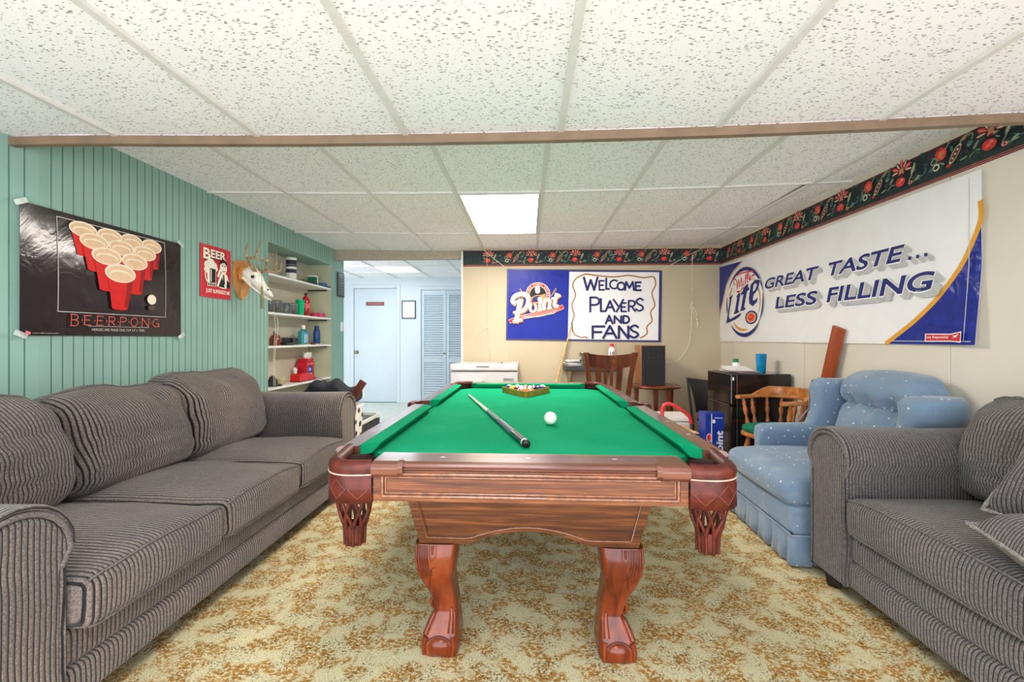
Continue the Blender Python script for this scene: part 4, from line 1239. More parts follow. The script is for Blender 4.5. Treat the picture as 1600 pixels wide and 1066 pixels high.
def sheet(mb, w, h, place, mat, nx, ny):
    v = [place(w * i / nx, h * j / ny, 0) for j in range(ny + 1) for i in range(nx + 1)]
    f = [(j * (nx + 1) + i, j * (nx + 1) + i + 1, (j + 1) * (nx + 1) + i + 1, (j + 1) * (nx + 1) + i) for j in range(ny) for i in range(nx)]
    mb.add(v, f, mat, True)
    n = len(v)
    bk = [place(w * i / nx, h * j / ny, -.0012) for j in range(ny + 1) for i in range(nx + 1)]
    mb.add(bk, [tuple(reversed(q)) for q in f], mat, True)

# ---- long white banner on the right wall: u runs to the reader's right, v is height above the floor
BW = 2.925
def pb(u, v, l=0.0):
    k = max(0.0, (u - 2.3) / .625)
    off = .012 + .002 * math.sin(u * 3.1) * math.sin(v * 4) + .03 * k * k * max(0.0, (1.5 - v) / .4) * (1 if v < 1.5 else 0) + .003 * math.sin(u * 11 + v * 7) * max(0, k - .35)
    return (XR - off - l, 5.163 - u, v)
mb = MB()
H0, H1 = 1.113, 1.957
v = []; nx, ny = 48, 14
def pz(u, v): return pb(u, v)
sheet(mb, BW, H1 - H0, lambda u, v, l: pb(u, v + H0, l), M['vin_white'], nx, ny)
A = Art(mb, pb, 0.0024, 0.00015)
# right-hand blue field behind a gold swoosh (cut into strips so it follows the sheet)
SW = [(1.955, 1.780), (2.92, 1.813)]
edge = [(2.905, 1.80), (2.905, 1.72), (2.866, 1.623), (2.80, 1.502), (2.69, 1.367), (2.553, 1.254), (2.417, 1.165), (2.34, 1.118)]
edge = [(p.x, p.y) for p in catmull([(a, b, 0) for a, b in edge], 4)]
l0 = A.l; inner_edge = [(min(2.92, u + .028), z) for u, z in edge if z < 1.74]
for (a, b), (c, d) in zip(inner_edge[:-1], inner_edge[1:]):
    n = max(1, int((2.923 - min(a, c)) / .08))
    vv = []
    for i in range(n + 1):
        t = i / n; vv += [(a + (2.923 - a) * t, b), (c + (2.923 - c) * t, d)]
    A.l = l0; A.raw(vv, [(2 * i, 2 * i + 1, 2 * i + 3, 2 * i + 2) for i in range(n)], M['vin_blue'])
A.l = l0
lastu, lastz = inner_edge[-1]
for i in range(8):
    a = lastu + (2.923 - lastu) * i / 8; b = lastu + (2.923 - lastu) * (i + 1) / 8
    A.l = l0; A.raw([(a, lastz), (b, lastz), (b, H0 + .001), (a, H0 + .001)], [(0, 1, 2, 3)], M['vin_blue'])
A.stroke([(u + .017, z) for u, z in edge], .026, INK['gold'])
A.stroke([(2.86, H0 + .02), (2.862, 1.5), (2.868, H1 - .02)], .004, INK['line'])
A.stroke([(2.40, H0 + .018), (2.62, H0 + .018), (2.90, H0 + .018)], .004, INK['line'])
# left blue corner with its gold edge
cl = [(0.002, 1.952), (.535, 1.930), (.42, 1.888), (.351, 1.867), (.25, 1.80), (.172, 1.729), (.115, 1.62), (.087, 1.561), (.04, 1.49), (.002, 1.415)]
A.poly(cl, M['vin_blue']); A.stroke([(.55, 1.932), (.45, 1.885), (.351, 1.855), (.25, 1.79), (.18, 1.72), (.12, 1.61), (.09, 1.55), (.03, 1.43), (.004, 1.36)], .014, INK['tan'], 3)
# words
def words(body, u0, v0, u1, v1, sh):
    for k in range(7): A.text(body, u0 + .008 * k, v0 - .006 * k, u1 + .008 * k, v1 - .006 * k, INK['shade'], .035, sh)
    A.text(body, u0 - .008, v0 - .008, u1 + .008, v1 + .008, INK['white'], .045, sh)
    A.text(body, u0, v0, u1, v1, INK['navy'], .022, sh)
words('GREAT', .962, 1.593, 1.736, 1.690, .42); words('TASTE', 1.812, 1.593, 2.50, 1.690, .42)
for k in range(3):
    u = 2.520 + k * .052
    for j in range(6): A.rect(u + .007 * j, 1.592 - .006 * j, u + .020 + .007 * j, 1.611 - .006 * j, INK['shade'])
    A.rect(u, 1.592, u + .020, 1.611, INK['navy'])
words('LESS', 1.160, 1.403, 1.742, 1.506, .30); words('FILLING', 1.832, 1.404, 2.698, 1.510, .30)
# round beer emblem
def Q(u, z): return (5.163 - u, z)
A.ell((.60, 1.515), .365, .325, INK['white'], 40)
A.ring((.595, 1.51), .372, .330, .034, INK['navy'], 15, 150, 30, True)
A.ring((.595, 1.51), .372, .330, .030, INK['navy'], 165, 215, 30, True)
A.ring((.595, 1.51), .372, .330, .034, INK['navy'], 222, 318, 30, True)
A.ring((.60, 1.505), .362, .31, .020, INK['navy'], -32, 12, 20, True)
A.ring((.60, 1.50), .325, .285, .028, INK['gold'], 140, 178, 16, True); A.ring((.60, 1.48), .30, .25, .026, INK['gold'], 218, 285, 16, True)
A.ring((.60, 1.50), .315, .27, .020, INK['tan'], -30, 60, 16, True)
for pts in ([(.41, 1.70), (.385, 1.735), (.40, 1.765), (.44, 1.752), (.46, 1.70), (.462, 1.655), (.50, 1.75), (.512, 1.665), (.555, 1.765), (.558, 1.69), (.575, 1.675)], [(.595, 1.72), (.588, 1.685), (.605, 1.683)], [(.625, 1.705), (.66, 1.765), (.645, 1.78), (.63, 1.70), (.65, 1.69)], [(.665, 1.71), (.70, 1.775), (.685, 1.79), (.67, 1.712), (.69, 1.70)], [(.715, 1.725), (.74, 1.74), (.728, 1.755), (.71, 1.735), (.72, 1.715), (.75, 1.722)], [(.765, 1.735), (.775, 1.76), (.79, 1.748), (.82, 1.755)], [(.44, 1.795), (.55, 1.805), (.70, 1.80), (.80, 1.79)]):
    A.stroke(pts, .0135, INK['red'], 3)
A.poly([(.44, 1.635), (.55, 1.632), (.665, 1.68), (.56, 1.655), (.52, 1.615), (.48, 1.610)], INK['red'])
def letter(pts):
    c = (sum(p[0] for p in pts) / len(pts), sum(p[1] for p in pts) / len(pts))
    A.poly([(c[0] + (p[0] - c[0]) * 1.10, c[1] + (p[1] - c[1]) * 1.06) for p in pts], INK['white'])
    A.poly(pts, INK['navy'])
letter([(.283, 1.589), (.365, 1.606), (.332, 1.56), (.262, 1.375), (.30, 1.352), (.56, 1.408), (.52, 1.372), (.43, 1.345), (.29, 1.320), (.205, 1.308), (.225, 1.36), (.295, 1.56)])
letter([(.445, 1.583), (.505, 1.612), (.535, 1.604), (.478, 1.44), (.515, 1.418), (.455, 1.405), (.372, 1.398), (.41, 1.43), (.462, 1.565)])
letter([(.60, 1.650), (.672, 1.682), (.70, 1.674), (.668, 1.60), (.61, 1.458), (.652, 1.442), (.60, 1.425), (.52, 1.424), (.545, 1.455), (.60, 1.595), (.565, 1.60)])
A.stroke([(.560, 1.596), (.705, 1.634)], .030, INK['navy'])
letter([(.745, 1.665), (.83, 1.705), (.92, 1.690), (.885, 1.61), (.80, 1.565), (.785, 1.515), (.81, 1.505), (.875, 1.535), (.86, 1.49), (.78, 1.455), (.715, 1.485), (.705, 1.54), (.735, 1.63)])
A.poly([(.80, 1.655), (.84, 1.672), (.862, 1.65), (.825, 1.606), (.785, 1.595)], INK['white'])
A.ell((.750, 1.350), .118, .066, INK['navy'], 30); A.ell((.750, 1.350), .090, .050, INK['white'], 30); A.ell((.750, 1.350), .082, .045, INK['orange'], 30); A.ell((.745, 1.352), .045, .026, INK['red'], 20); A.ell((.742, 1.356), .028, .015, INK['orange'], 16)
A.rect(.045, 1.133, .075, 1.138, INK['navy']); A.rect(.05, 1.143, .068, 1.163, INK['shade'])
# small red tab in the blue corner
A.poly([(2.644, 1.128), (2.80, 1.130), (2.862, 1.125), (2.862, 1.181), (2.80, 1.170), (2.644, 1.172)], INK['white']); A.poly([(2.650, 1.133), (2.80, 1.135), (2.858, 1.131), (2.858, 1.176), (2.80, 1.165), (2.650, 1.167)], INK['red'])
A.l += .003
A.text('Live Responsibly', 2.656, 1.142, 2.795, 1.160, INK['white'], .01)
A.poly([(2.81, 1.145), (2.835, 1.15), (2.852, 1.168), (2.83, 1.16), (2.815, 1.16), (2.83, 1.153)], INK['white'])
tag(mb.build('banner', recalc=False), 'long white vinyl banner reading GREAT TASTE... LESS FILLING on the right wall', 'banner')

# ---- blue and white welcome banner on the back wall
def pw(u, v, l=0.0):
    return (u, YB - .010 - l, v)
mb = MB(); U0, U1 = -.255, 1.510
def vz(u, t): return (1.128 - .024 * (u - U0) / (U1 - U0)) + t * (.824 - .008 * (u - U0) / (U1 - U0))
sheet(mb, U1 - U0, 1.0, lambda u, t, l: pw(u + U0 + .012 * t, vz(u + U0, t), l), M['hem'], 30, 10)
A = Art(mb, pw, 0.0012, 0.0002)
A.poly([(-.236, 1.148), (.10, 1.144), (.455, 1.139), (.472, 1.925), (.10, 1.932), (-.226, 1.938)], M['vin_royal'])
A.poly([(.457, 1.139), (1.0, 1.131), (1.478, 1.124), (1.490, 1.900), (1.0, 1.905), (.474, 1.912)], M['vin_white'])
A.poly([(1.497, 1.115), (1.502, 1.115), (1.510, 1.91), (1.505, 1.91)], INK['navy'])
for lp in ([(.66, 1.884), (.562, 1.844), (.512, 1.761), (.545, 1.645), (.504, 1.53), (.529, 1.414), (.504, 1.314), (.529, 1.199), (.611, 1.157), (.65, 1.165), (.685, 1.15)],
           [(.66, 1.884), (.824, 1.862), (.987, 1.849), (1.15, 1.866), (1.312, 1.838), (1.425, 1.846), (1.449, 1.756), (1.409, 1.657), (1.441, 1.526), (1.393, 1.444), (1.409, 1.346), (1.352, 1.28), (1.352, 1.20), (1.28, 1.15)]):
    A.stroke(lp, .016, INK['copper'], 4)
for ch, a, b, c, d, w in (('W', .640, 1.700, .795, 1.845, .026), ('E', .815, 1.702, .875, 1.805, .020), ('L', .893, 1.712, .93, 1.835, .022), ('C', .935, 1.715, 1.025, 1.812, .020), ('O', 1.02, 1.700, 1.10, 1.785, .022), ('M', 1.105, 1.697, 1.205, 1.792, .022), ('E', 1.225, 1.695, 1.290, 1.785, .022),
                          ('P', .712, 1.450, .815, 1.615, .024), ('L', .832, 1.458, .87, 1.60, .024), ('A', .885, 1.456, .985, 1.575, .024), ('Y', .975, 1.450, 1.085, 1.590, .022), ('E', 1.062, 1.455, 1.120, 1.550, .020), ('R', 1.145, 1.455, 1.22, 1.575, .020), ('S', 1.225, 1.460, 1.312, 1.602, .020),
                          ('A', .885, 1.315, .965, 1.408, .022), ('N', .985, 1.322, 1.06, 1.402, .022), ('D', 1.085, 1.322, 1.150, 1.402, .022),
                          ('F', .738, 1.150, .872, 1.283, .026), ('A', .858, 1.150, 1.008, 1.290, .026), ('N', 1.035, 1.148, 1.140, 1.285, .026), ('S', 1.158, 1.155, 1.255, 1.295, .024)):
    brush(A, ch, a, b, c, d, w, INK['brush'])
# emblem: ring with a bottle-nosed figure left plain, ribbon and the name
A.ell((.114, 1.655), .140, .136, INK['ivory'], 36); A.ell((.114, 1.655), .134, .130, INK['red'], 36); A.ell((.114, 1.655), .100, .097, INK['ivory'], 36); A.ell((.114, 1.655), .094, .091, INK['black'], 36)
A.poly([(.03, 1.615), (.09, 1.645), (.14, 1.645), (.20, 1.66), (.19, 1.60), (.13, 1.545), (.08, 1.55)], INK['tan'])
A.ell((.110, 1.695), .028, .034, INK['skin'], 18); A.poly([(.078, 1.705), (.085, 1.742), (.13, 1.742), (.140, 1.712), (.12, 1.722)], INK['ivory'])
A.ell((.10, 1.60), .055, .034, INK['navy'], 18, .3); A.ell((.135, 1.60), .026, .024, INK['ivory'], 16)
txt = 'STEVENS POINT BREWERY'
for i, ch in enumerate(txt):
    if ch == ' ': continue
    an = math.radians(200 - i * (220 / (len(txt) - 1))); cx, cy = .114 + .117 * math.cos(an), 1.655 + .113 * math.sin(an); ra = an - PI / 2
    A.text(ch, -.007, -.009, .007, .009, INK['ivory'], .02, 0, lambda x, y: (cx + x * math.cos(ra) - y * math.sin(ra), cy + x * math.sin(ra) + y * math.cos(ra)))
for sx_ in (-1, 1):   # barley sprigs
    for k in range(6): A.ell((.114 + sx_ * (.155 + .010 * k), 1.64 + .014 * k), .016, .005, INK['tan'], 10, 1.0 * sx_ + .2 * k * sx_)
rb = [(-.20, 1.345), (-.07, 1.39), (.101, 1.423), (.28, 1.452), (.39, 1.505)]
A.stroke(rb, [.05] * 5, INK['ivory']); A.stroke(rb, [.042] * 5, INK['red'])
A.stroke([(-.07, 1.39), (.101, 1.423), (.28, 1.452), (.355, 1.486)], .042, INK['pink'], 3)
A.text('BREWING EXCELLENCE SINCE 1857', -.05, -.009, .33, .009, INK['ivory'], .0, 0, lambda x, y: (x, 1.397 + y + .19 * (x + .05) - .03 * math.sin((x + .05) * 8)))
def pname(mat, g, dx, dy):
    # swash P and the letters o i n t, as heavy strokes rising to the right
    S = lambda pts, w: A.stroke([(x + dx, y + dy) for x, y in pts], [q + g for q in w] if isinstance(w, list) else w + g, mat, 4)
    S([(-.150, 1.545), (-.180, 1.575), (-.160, 1.625), (-.10, 1.655), (-.03, 1.650), (.005, 1.60), (-.01, 1.525), (-.06, 1.465), (-.115, 1.452)], [.030 + .018 * math.sin(PI * i / 32) for i in range(33)])
    S([(-.085, 1.585), (-.105, 1.50), (-.125, 1.40), (-.140, 1.345)], .048); S([(-.165, 1.445), (-.10, 1.460)], .022); S([(-.165, 1.342), (-.075, 1.362)], .026); S([(-.135, 1.565), (-.07, 1.592)], .026)
    S([(p[0], p[1]) for p in arc(.055, 1.50, .034, .046, 90, 450, 14)], .021)
    S([(.146, 1.572), (.136, 1.52), (.131, 1.468)], .028); S([(.125, 1.566), (.156, 1.575)], .015); S([(.112, 1.465), (.153, 1.473)], .015)
    S([(.195, 1.592), (.183, 1.53), (.178, 1.482)], .032); S([(.19, 1.565), (.225, 1.596), (.25, 1.575), (.242, 1.525), (.24, 1.492)], .030); S([(.225, 1.490), (.268, 1.498)], .016); S([(.162, 1.480), (.20, 1.488)], .016)
    S([(.325, 1.655), (.308, 1.58), (.302, 1.525), (.335, 1.515)], .034); S([(.275, 1.605), (.318, 1.612), (.362, 1.640)], .022)
pname(INK['copper'], .018, .006, -.008); pname(INK['ivory'], .004, 0, 0)
# light catching two creases pulled from the hung corner are left to the sheet itself
tag(mb.build('banner', recalc=False), 'blue and white hand-lettered banner reading WELCOME PLAYERS AND FANS on the back wall', 'banner')

# ---- black poster with red cups on the green wall
M['poster_black'] = mat_vinyl('poster_gloss_black', (38, 31, 33), 0.22, 0.16, 4.0, 0.10)
def pp_(u, v, l=0.0):
    b = .018 * math.sin(PI * u / .94) * math.sin(PI * v / .615) + .0015 * math.sin(u * 9 + v * 5)
    return (XL + .010 + b + l, 1.910 + u, 1.160 + v)
mb = MB(); sheet(mb, .94, .615, pp_, M['poster_black'], 30, 18)
A = Art(mb, pp_, 0.0020, 0.00012)
fr = [(.157, .119), (.157, .585), (.805, .594), (.805, .121)]
for a, b in zip(fr, fr[1:] + fr[:1]):
    A.stroke([(a[0] + (b[0] - a[0]) * i / 14, a[1] + (b[1] - a[1]) * i / 14) for i in range(15)], .0035, INK['line'])
rims = [(.286, .551), (.432, .550), (.565, .550), (.702, .549), (.337, .499), (.491, .497), (.646, .495), (.400, .433), (.570, .432), (.476, .351)]
for i, (u, v) in enumerate(rims):
    k = .074 if i < 4 else .079 if i < 7 else .086 if i < 9 else .094
    hgt = .13 if i < 4 else .15 if i < 7 else .18 if i < 9 else .195
    tl = [(u - k * .86, v - .012), (u + k * .86, v - .012), (u + k * .52, v - hgt), (u - k * .52, v - hgt)]
    A.trap(tl[0], tl[1], tl[2], tl[3], INK['cup']); A.trap((u + k * .45, v - .02), (u + k * .86, v - .012), (u + k * .52, v - hgt), (u + k * .27, v - hgt), INK['cup_dark'])
    A.ell((u, v - hgt), k * .52, k * .12, INK['cup'], 20)
    A.ell((u, v), k, k * .55, INK['cup_rim'], 32); A.ell((u, v - .002), k * .88, k * .46, INK['cup_in'], 32)
    A.ell((u, v - k * .10), k * .72, k * .30, INK['cup_rim'], 28); A.ell((u, v - k * .15), k * .66, k * .24, INK['cup_in'], 28)
A.ell((.685, .222), .033, .030, INK['egg'], 24); A.ell((.685, .172), .026, .016, INK['dim'], 20)
x = .214
for i, ch in enumerate('BEERPONG'):
    w = .040 if ch not in 'OGN' else .048
    big = .006 if i == 0 else 0
    brush(A, ch, x, .057 - big, x + w - .004, .105 + big * .4, .0042, INK['rosetext'], serif=.006); x += w
    if i < 7: A.ell((x + .0135, .080), .0035, .0035, INK['rosetext'], 10)
    x += .0265
A.stroke([(.293, .051), (.48, .051), (.668, .052)], .0018, INK['line'])
A.text('HEROES ARE MADE ONE CUP AT A TIME.', .318, .026, .640, .040, INK['line'])
A.text('www.AllPosters.com' if False else 'www.allposters.com', .037, .007, .150, .015, INK['line']); A.poly([(.008, .004), (.030, .004), (.030, .016), (.010, .022)], INK['pink'])
tag(mb.build('poster', recalc=False), 'glossy black poster of red cups reading BEERPONG taped to the green wall', 'poster')
M['tape'] = pmat('clear_tape', (196, 210, 204), 0.2)
for k, (u, v, r_, w_) in enumerate(((.0, .612, .5, 'top left'), (.0, .005, -.4, 'bottom left'), (.935, .615, -.5, 'top right'), (.938, .004, .5, 'bottom right'))):
    p = Vector(pp_(u, v, .003)); q = MB()
    c_, s_ = math.cos(r_), math.sin(r_)
    base = [(-.028, -.012), (.028, -.012), (.028, .012), (-.028, .012)]
    pts = [(0, a * c_ - b * s_, a * s_ + b * c_) for a, b in base]
    q.add([Vector(t_) for t_ in pts] + [Vector(t_) + Vector((.0008, 0, 0)) for t_ in pts], [(3, 2, 1, 0), (4, 5, 6, 7), (0, 1, 5, 4), (1, 2, 6, 5), (2, 3, 7, 6), (3, 0, 4, 7)], M['tape'])
    o = q.build('sign_tape_strip'); o.location = p + Vector((.003, 0, 0)); tag(o, 'strip of clear tape on the %s corner of the black cup poster' % w_, 'tape', 'tape strips holding the cup poster')

# ---- red tin sign
def pr_(u, v, l=0.0): return (XL + .006 + .003 * math.sin(u * 9) + l, 3.030 + u, 1.445 + v)
mb = MB(); sheet(mb, .325, .380, pr_, INK['beerred'], 8, 8)
A = Art(mb, pr_, 0.001, 0.0002)
for (a, b) in (((.008, .008), (.317, .008)), ((.317, .008), (.317, .372)), ((.317, .372), (.008, .372)), ((.008, .372), (.008, .008))): A.stroke([a, b], .003, INK['pink'])
for g, m_ in ((.006, 'black'), (0, 'ivory')):
    A.text('B', .028 + g, .275 - g, .098 + g, .355 - g, INK[m_], .03); A.text('EER', .102 + g, .292 - g, .262 + g, .352 - g, INK[m_], .03); A.text('!', .272 + g, .290 - g, .292 + g, .352 - g, INK[m_], .035, .3)
for c_, r_ in (((.07, .235), .035), ((.10, .25), .04), ((.135, .235), .03), ((.06, .20), .028), ((.15, .215), .022)): A.ell(c_, r_, r_ * .85, INK['ivory'], 20)
A.poly([(.062, .215), (.152, .215), (.150, .085), (.066, .082)], INK['ivory']); A.poly([(.088, .212), (.148, .212), (.146, .112), (.09, .108)], INK['black'])
A.poly([(.096, .205), (.106, .205), (.106, .118), (.098, .116)], INK['ivory'])
for k in range(4): A.rect(.072 + .019 * k, .086, .084 + .019 * k, .106, INK['black'])
A.stroke([(.062, .20), (.045, .18), (.048, .13), (.066, .115)], .010, INK['ivory'], 3)
# cartoon-free man in a jacket: head, hair, collar, tie, lapels
A.ell((.232, .238), .040, .050, INK['ivory'], 24); A.poly([(.195, .255), (.205, .292), (.24, .298), (.272, .275), (.268, .255), (.24, .275), (.212, .268)], INK['black'])
A.stroke([(.212, .246), (.226, .249)], .005, INK['black']); A.stroke([(.242, .250), (.256, .246)], .005, INK['black']); A.stroke([(.218, .212), (.235, .206), (.25, .214)], .005, INK['black'], 3)
A.poly([(.155, .090), (.20, .19), (.232, .20), (.27, .185), (.30, .12), (.302, .095), (.23, .075)], INK['ivory'])
A.poly([(.175, .088), (.212, .165), (.245, .085)], INK['black']); A.poly([(.262, .09), (.268, .150), (.298, .128), (.305, .098), (.28, .082)], INK['black'])
A.poly([(.222, .182), (.236, .182), (.246, .115), (.232, .105), (.224, .118)], INK['black']); A.stroke([(.170, .165), (.185, .20), (.20, .215)], .020, INK['ivory'], 3)
A.text('JUST SUPERSIZE ME', .045, .026, .300, .062, INK['ivory'], .02)
tag(mb.build('wall_sign', recalc=False), 'small red sign reading BEER! with a mug on the green wall', 'sign')

# ---- deer skull on its wooden plaque
dm = thing('deer_skull_mount', 'bleached deer skull with antlers on a wooden wall plaque', 'trophy', (XL + .002, 3.48, 1.62))
og = dm.location
M['plaque'] = wood('plaque_oak', (150, 92, 40), (196, 132, 66), (222, 166, 96), 'Z', 10, 0.3, 0.3, 0.2)
M['bone'] = pmat('bone', (236, 232, 214), 0.6, var=0.12, scale=45, bump=0.3); M['antler'] = pmat('antler', (146, 128, 96), 0.5, var=0.3, scale=35, bump=0.3)
sh = [(0, -.165), (.055, -.12), (.092, -.05), (.105, .04), (.088, .10), (.10, .135), (.05, .145), (0, .155), (-.05, .145), (-.10, .135), (-.088, .10), (-.105, .04), (-.092, -.05), (-.055, -.12)]
MB().prism([(3.48 + a, 1.62 + b) for a, b in sh], 'X', XL + .002, XL + .022, M['plaque']).build('plaque', dm, og, bevel=.006)
MB().soft((XL + .055, 3.46, 1.66), (.045, .05, .055), .03, M['plaque'], n=6).build('bracket', dm, og)
ax0, ax1 = Vector((-2.245, 3.452, 1.685)), Vector((-2.015, 3.425, 1.480))
D_ = (ax1 - ax0).normalized(); Sd = Vector((0, 1, 0)); Sd = (Sd - D_ * Sd.dot(D_)).normalized(); Up = Sd.cross(D_) * -1
if Up.z < 0: Up = -Up
LS = (ax1 - ax0).length
rings = []
for t, w_, h_, off in ((-.02, .024, .022, -.006), (.02, .052, .050, 0), (.12, .064, .062, .004), (.24, .064, .060, .006), (.36, .058, .052, .004), (.46, .046, .042, 0), (.58, .038, .034, -.004), (.72, .032, .028, -.006), (.86, .026, .020, -.006), (.96, .017, .010, -.006), (1.0, .008, .005, -.006)):
    c_ = ax0 + D_ * (t * LS) + Up * off
    rings.append([tuple(c_ + Sd * (w_ * math.cos(2 * PI * k / 20)) + Up * (h_ * math.sin(2 * PI * k / 20))) for k in range(20)])
sk_ = MB().loft(rings, M['bone']).build('skull', dm, og)
det = MB()
for sy in (-1, 1):
    c_ = ax0 + D_ * (.33 * LS) + Sd * (sy * .047) + Up * .012
    det.tube([tuple(c_ + (D_ * math.cos(a) * .026 + Up * math.sin(a) * .021)) for a in [2 * PI * k / 16 for k in range(16)]], .006, M['bone'], 8, closed=True)
    det.sphere(tuple(c_ - Sd * sy * .006), .021, M['black'], 14, 10)
    c2 = ax0 + D_ * (.80 * LS) + Sd * (sy * .013) + Up * .010
    det.sphere(tuple(c2), .010, M['dim'] if 'dim' in M else M['darkgrey'], 10, 8)
    jaw = [ax0 + D_ * (t * LS) + Sd * (sy * (.046 - .032 * t)) - Up * (.040 + .012 * math.sin(PI * t)) for t in (.12, .3, .5, .7, .9, .99)]
    det.tube([tuple(p) for p in jaw], [.014, .012, .010, .009, .008, .006], M['bone'], 8)
    for q in range(6):
        p = ax0 + D_ * ((.44 + .07 * q) * LS) + Sd * (sy * (.033 - .018 * (.44 + .07 * q))) - Up * .028
        det.box((p.x - .006, p.y - .004, p.z - .010), (p.x + .006, p.y + .004, p.z + .008), M['bone'])
det.build('skull_detail', sk_, (0, 0, 0)); [setattr(o, 'location', -og) for o in sk_.children]
ALT = {0: ([(-2.16, 3.424, 1.674), (-2.15, 3.351, 1.718), (-2.13, 3.281, 1.75), (-2.08, 3.227, 1.749), (-2.03, 3.226, 1.744), (-1.98, 3.241, 1.732), (-1.95, 3.265, 1.745), (-1.93, 3.282, 1.792)],
           [[(-2.13, 3.281, 1.75), (-2.14, 3.273, 1.807), (-2.12, 3.273, 1.884)], [(-2.04, 3.226, 1.749), (-2.04, 3.258, 1.803), (-2.03, 3.29, 1.887)]]),
       1: ([(-2.17, 3.482, 1.683), (-2.13, 3.478, 1.687), (-2.08, 3.474, 1.686), (-2.03, 3.488, 1.683), (-2.0, 3.5, 1.70), (-1.99, 3.501, 1.767)],
           [[(-2.10, 3.472, 1.691), (-2.11, 3.488, 1.761), (-2.12, 3.496, 1.824)], [(-2.03, 3.479, 1.686), (-2.04, 3.514, 1.764), (-2.05, 3.531, 1.851)], [(-2.17, 3.491, 1.684), (-2.16, 3.466, 1.737)]])}
for k in ALT:
    bm_, ts = ALT[k]; mb = MB(); p = catmull(bm_, 5)
    mb.tube(p, [.013 * (1 - i / len(p)) + .0035 for i in range(len(p))], M['antler'], 10)
    mb.sphere(bm_[0], .018, M['antler'], 12, 8, (1, 1, .7))
    for t_ in ts:
        q = catmull(t_, 4); mb.tube(q, [.010 * (1 - i / len(q)) + .002 for i in range(len(q))], M['antler'], 8)
    mb.build('antler', dm, og)
o = MB().tube([(-2.0, 3.249, 1.733), (-2.0, 3.249, 1.53)], .0012, M['darkgrey'], 6).tube([(-2.0, 3.249, 1.535), (-2.0, 3.251, 1.50), (-2.0, 3.255, 1.37)], [.006, .0095, .0105], pmat('olive_wood', (124, 120, 84), 0.6, var=.15), 10)
o = o.build('hanging_stick', org=(-2.0, 3.25, 1.37)); tag(o, 'slim olive wooden stick hanging by a cord from the deer antler', 'hanging stick')

# ---- small plaque and light switch at the end of the green wall
mb = MB().box((XL + .002, 5.292, 1.66), (XL + .014, 5.484, 1.955), M['darkgrey'])
A = Art(mb, lambda u, v, l: (XL + .014 + l, 5.292 + u, 1.66 + v), .0006)
for k, (c_, b_) in enumerate(((.06, .05), (.13, .05), (.06, .12), (.13, .12), (.06, .19), (.13, .19))): A.ell((c_, b_), .030, .030, M['grey'], 18); A.ell((c_, b_), .022, .022, M['darkgrey'], 16)
A.rect(.02, .235, .17, .25, M['grey']); A.rect(.02, .262, .17, .28, M['grey'])
tag(mb.build('wall_sign', org=(XL, 5.39, 1.80)), 'small dark grey metal sign at the end of the green wall', 'sign')
sw = thing('light_switch', 'white light switch plate at the end of the green wall', 'switch', (XL, 5.43, 1.29))
MB().box((XL + .001, 5.392, 1.235), (XL + .008, 5.468, 1.350), M['white']).build('switch_plate', sw, sw.location, bevel=.003)
MB().box((XL + .008, 5.425, 1.282), (XL + .016, 5.436, 1.303), M['white']).build('switch_toggle', sw, sw.location, bevel=.002)

# ---- passage: door plate and framed notice
mb = MB().box((-2.905, YA - .006, 1.735), (-2.575, YA + .004, 1.800), pmat('door_plate_brown', (120, 70, 56), .5, var=.1))
A = Art(mb, lambda u, v, l: (u, YA - .006 - l, v), .0006); A.rect(-2.86, 1.762, -2.62, 1.772, pmat('plate_mark', (150, 104, 88), .5))
tag(mb.build('door_sign', org=(-2.74, YA, 1.77)), 'brown name plate on the white slab door', 'sign')
fm = thing('framed_notice', 'black framed white notice between the two white doors', 'picture', (-2.125, YA, 1.66))
mb = MB()
for lo, hi in (((-2.250, 1.500), (-2.000, 1.516)), ((-2.250, 1.804), (-2.000, 1.820)), ((-2.250, 1.516), (-2.234, 1.804)), ((-2.016, 1.516), (-2.000, 1.804))): mb.box((lo[0], YA - .022, lo[1]), (hi[0], YA - .002, hi[1]), M['black'])
mb.build('picture_frame', fm, fm.location)
mb = MB().box((-2.234, YA - .012, 1.516), (-2.016, YA - .004, 1.804), M['white'])
A = Art(mb, lambda u, v, l: (u, YA - .012 - l, v), .0006)
for k in range(7): A.rect(-2.215, 1.765 - k * .032, -2.215 + (.18 if k % 3 else .12), 1.771 - k * .032, M['grey'])
mb.build('notice_sheet', fm, fm.location)

# ---- cords hanging on the back wall and beside the niche
M['cord'] = pmat('white_cord', (226, 220, 204), .6)
def cord(label, strands, r=.0022, group='loose white cords on the walls'):
    mb = MB()
    for p in strands: mb.tube(catmull(p, 6), r, M['cord'], 6)
    tag(mb.build('cord', org=strands[0][-1]), label, 'cord', group)
y = YB - .018
cord('thin white cord with a loose knot hanging left of the blue and white banner', [[(-.478, y, 2.15), (-.468, y, 1.7), (-.463, y, 1.29), (-.450, y, 1.1), (-.441, y, .91)], [(-.463, y, 1.285), (-.52, y - .01, 1.26), (-.604, y, 1.153)], [(-.463, y - .004, 1.285), (-.51, y - .01, 1.24), (-.567, y, 1.102)], [(-.46, y - .006, 1.20), (-.44, y - .006, 1.08), (-.43, y, .95)]])
cord('white rope slanting from the ceiling to the left end of the welcome banner', [[(-.50, y + .006, 2.16), (-.37, y + .004, 2.05), (-.242, y + .004, 1.955)]], .003)
cord('white rope slanting from the ceiling to the right end of the welcome banner', [[(1.974, y + .006, 2.17), (1.76, y + .004, 2.06), (1.52, y + .004, 1.925)]], .003)
